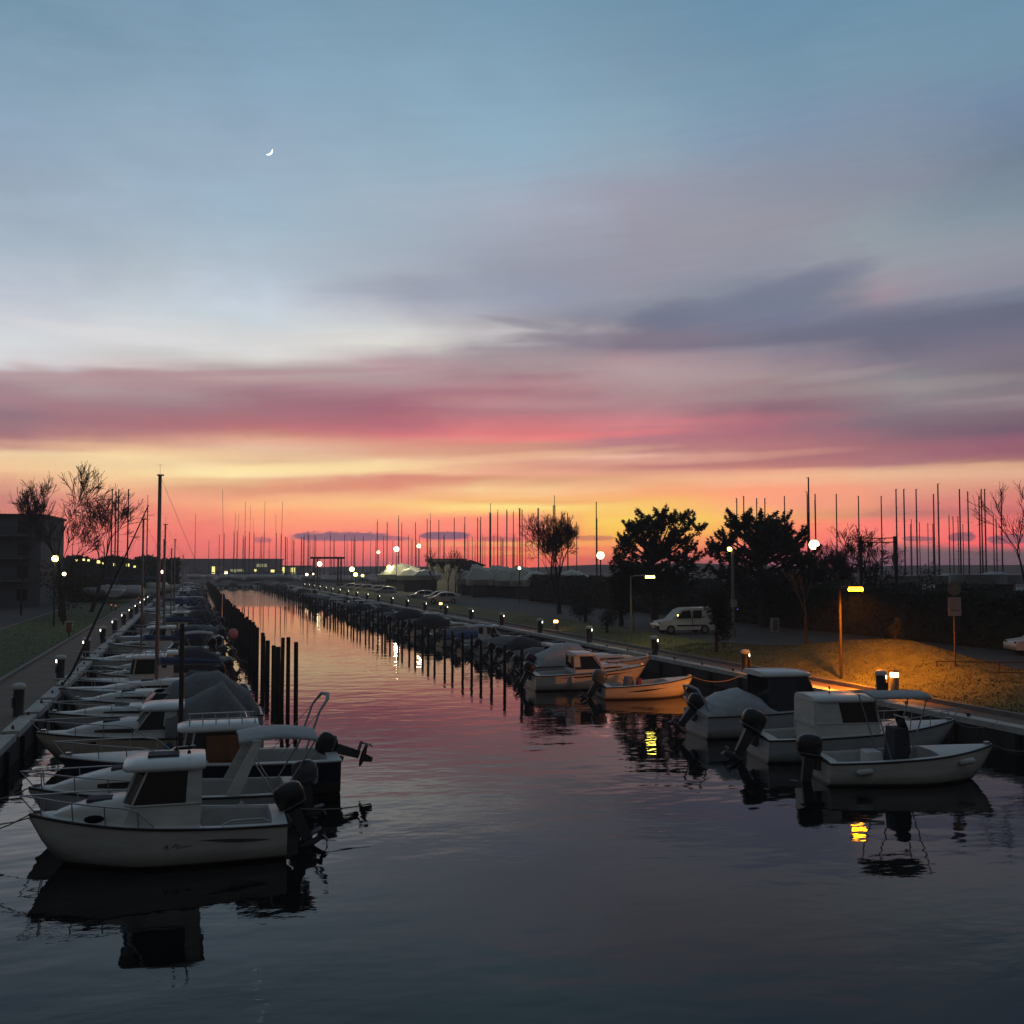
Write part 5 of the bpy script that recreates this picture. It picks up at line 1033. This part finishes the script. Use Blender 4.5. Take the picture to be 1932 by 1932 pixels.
# ------------------------------------------------------------------ vehicles
def vehicle(name, label, cat, loc, rz, m, prof, W=1.75, wins=(), wheels=(.78, 3.3), r=.33, L=4.2, group=None):
    t = thing(name, label, cat, loc, rz, group); n = len(prof)
    top = [(x, z) for x, z in prof]; rings = []
    for k, (wy, dz) in enumerate(((-.5, 0), (-.46, .0), (-.30, .02), (0, .03), (.30, .02), (.46, .0), (.5, 0))):
        rings.append([(x, wy * W * (1 - (.14 if z > 1.0 else .02) * (1 if abs(wy) > .4 else 1)), .28 + (z - .28) * (1 if abs(wy) < .48 else .985) + (dz if z > .9 else 0)) for x, z in top])
    b = MB().loft(rings, True, True); b.build('body', m, t)
    for (pts, side) in wins:
        q = [(x, z) for x, z in pts]
        for sg in (-1, 1):
            y = sg * W * .5 * .87
            v = [(x, y + sg * (.075 - .06 * (z - .9)), z) for x, z in q]; MB().add(v + [(a, y_ - sg * .03, z) for a, y_, z in v], [tuple(range(len(v))), tuple(range(2 * len(v) - 1, len(v) - 1, -1))]).build('side_window', 'glass', t)
    for x in wheels:
        for sg in (-1, 1):
            w = MB().wheel((x, sg * (W / 2 - .10), r), r, .22).build('wheel', 'tyre', t); MB().wheel((x, sg * (W / 2 - .085), r), r * .6, .22, 12).build('rim', 'rim', w)
    return t
hatch_p = [(0, .30), (-.02, .62), (.12, .78), (.95, .92), (1.55, 1.36), (2.1, 1.47), (3.2, 1.44), (3.85, 1.15), (4.12, .92), (4.16, .45), (4.1, .28)]
van_p = [(0, .32), (-.02, .72), (.15, .88), (.98, 1.06), (1.60, 1.68), (2.0, 1.83), (4.1, 1.86), (4.3, 1.75), (4.36, .9), (4.38, .4), (4.3, .30)]
def lights(t, W, z=.66, x=.02):
    for sg in (-1, 1): MB().rbox((x + .07, sg * (W / 2 - .26), z), (.16, .3, .16), .04).build('headlight', 'glass', t)
c = G(1236, 1196, 1.2)
v = vehicle('parked_van', 'small white van parked nose left on the yard road', 'van', (c[0], c[1], 1.2), R(-4), 'carw', van_p, 1.8, [([(1.32, 1.12), (1.78, 1.62), (2.35, 1.68), (2.4, 1.12)], 0), ([(2.55, 1.12), (2.55, 1.66), (3.2, 1.68), (3.2, 1.12)], 0)], (.85, 3.4)); lights(v, 1.8, .78)
MB().rbox((.06, 0, .46), (.34, 1.74, .30), .08).build('bumper', 'black', v); MB().box((2.3, -.905, .62), (2.0, .02, .09)).build('side_trim', 'black', v); MB().box((2.47, -.875, 1.0), (.015, .06, 1.1)).build('door_seam', 'black', v); MB().box((-.13, 0, .50), (.02, .5, .11)).build('number_plate', 'white', v)
MB().ball((1.42, -.70, 1.32), .09).build('windscreen_glint', 'g_ye', v)  # added glowing ball, stands in for a lamp's reflection in the windscreen
MB().add([(1.04, -.72, 1.12), (1.04, .72, 1.12), (1.58, .62, 1.67), (1.58, -.62, 1.67)], [(0, 1, 2, 3)]).build('windscreen', 'glass', v)
c = PD(806, 1136, 136); v1 = vehicle('parked_car', 'silver hatchback parked nearest the bare trees on the right bank', 'car', (c.x, c.y, 1.2), R(-12), 'carg', hatch_p, 1.75, [([(1.35, .95), (1.75, 1.33), (2.4, 1.37), (2.4, .95)], 0), ([(2.5, .95), (2.5, 1.37), (3.2, 1.33), (3.6, .98)], 0)], group='cars parked on the right bank'); lights(v1, 1.75)
c = PD(798, 1130, 142); dup(v1, (c.x, c.y, 1.2), R(-12), 'silver hatchback half hidden behind the nearest silver one')
for i, (px, py, D) in enumerate([(655, 1102, 215), (668, 1101, 208), (690, 1103, 200), (705, 1106, 190), (770, 1118, 160), (640, 1100, 222)]):
    c = PD(px, py, D); dup(v1, (c.x, c.y, .9), R(-12), '%s of the small dim cars parked farther up the right bank' % ORD[i + 1], 'dim cars farther up the right bank')
c = PD(1905, 1200, 58); v2 = vehicle('parked_car', 'pale bluish car cut by the right edge of the view', 'car', (c.x, c.y, 1.2), R(-20), 'carw', hatch_p, 1.75, [([(1.35, .95), (1.75, 1.33), (2.4, 1.37), (2.4, .95)], 0), ([(2.5, .95), (2.5, 1.37), (3.2, 1.33), (3.6, .98)], 0)]); lights(v2, 1.75)
c = PD(-8, 1140, 140); v3 = vehicle('parked_car', 'dark car with shining roof at the left edge', 'car', (c.x, c.y, .88), R(-15), 'card', hatch_p, 1.75, [([(1.35, .95), (1.75, 1.33), (2.4, 1.37), (2.4, .95)], 0), ([(2.5, .95), (2.5, 1.37), (3.2, 1.33), (3.6, .98)], 0)]); lights(v3, 1.75)
# ------------------------------------------------------------------ signs, frame, railing, bench
c = PD(1803, 1285, 45.); t = thing('road_sign', 'post with round sign above a pale rectangular plate before the hedge', 'road sign', (c.x, c.y, 1.1), -YAW); zt = HC + (1070 - 1100) * 45 / F - 1.1
MB().tube([(0, 0, 0), (0, 0, zt)], .035, 7).build('sign_post', 'iron', t)
def disc(r, z, y0, y1, m, nm):
    n = 24; a = MB(); v = [(r * math.cos(2 * math.pi * k / n), y, z + r * math.sin(2 * math.pi * k / n)) for y in (y0, y1) for k in range(n)]; a.add(v, [tuple(range(n)), tuple(range(2 * n - 1, n - 1, -1))] + [(k, n + k, n + (k + 1) % n, (k + 1) % n) for k in range(n)]); return a.build(nm, m, t)
disc(.29, zt - .28, -.06, -.04, 'signd', 'round_sign')
kz = HC - (1146 - 1070) * 45 / F - 1.1
MB().box((0, -.05, kz), (.54, .02, .78)).build('plate_sign', 'signm', t)
MB().tube([(-.09, -.065, kz + .10), (0, -.065, kz + .26), (.09, -.065, kz + .10)], .012, 4).tube([(-.05, -.065, kz + .03), (.05, -.065, kz + .03)], .010, 4).box((0, -.064, kz - .16), (.36, .006, .05)).build('sign_print', 'signd', t)
t = None
a = PD(1625, 1150, 90); b = PD(1691, 1150, 90); H_ = HC + (1070 - 1014) * 90 / F - 1.1; mid = (a + b) / 2; W = (b - a).length
t = thing('cable_frame', 'two tall square posts joined by cables over the hedge', 'frame', (mid.x, mid.y, 1.1), -YAW)
for x in (-W / 2, W / 2): MB().box((x, 0, H_ / 2), (.26, .26, H_)).build('frame_post', 'black', t)
for dz in (.12, .48): MB().tube(hang((-W / 2, 0, H_ - dz), (W / 2, 0, H_ - dz), .05), .045, 5).build('cable', 'black', t)
def railing(label, pts, zf):
    t = thing('railing', label, 'railing', (pts[0][0], pts[0][1], zf)); o = Vector((pts[0][0], pts[0][1]))
    for q in pts: MB().tube([(q[0] - o.x, q[1] - o.y, 0), (q[0] - o.x, q[1] - o.y, 1.0)], .03, 6).build('rail_post', 'iron', t)
    r = MB()
    for z in (.98, .55): r.tube([(q[0] - o.x, q[1] - o.y, z) for q in pts], .025, 6)
    r.build('rail_bar', 'iron', t)
railing('thin metal railing right of the lit mound', [(30.2 + 2.2 * i, 38.2 - 3.1 * i * .35) for i in range(5)], 1.0)
c = G(130, 1200, .93); t = thing('litter_bin', 'short reddish bin post on the left grass', 'bin', (c[0], c[1], .93)); MB().lathe([(.2, .25), (.24, .95), (.2, .97)], n=12).build('bin_body', 'wood', t); MB().tube([(0, 0, 0), (0, 0, .3)], .05, 6).build('bin_leg', 'iron', t); MB().rbox((.05, 0, 1.02), (.6, .5, .05), .02).build('bin_roof', 'canvasw', t)
c = PD(1757 * 0 + 1758, 1200, 56); t = thing('kiosk_box', 'small white cabinet standing by the right hedge', 'cabinet', (*G(1462, 1192, 1.2), 1.2), -YAW); MB().box((0, 0, .5), (.55, .4, 1.0)).build('cabinet_body', 'panelw', t); MB().box((0, -.22, .5), (.34, .03, .8)).build('cabinet_door', 'motorg', t)
# pink float hanging at a stern in the left row
o = MB().ball((0, 0, 0), (.26, .20, .30), 14, 9).build('marker_float', 'pink'); c = PD(440, 1196, 58); o.location = c; tag(o, 'pink round float hanging among the left row sterns', 'float')
# walkway kerb stones catch the light near the jetty post on the left bow
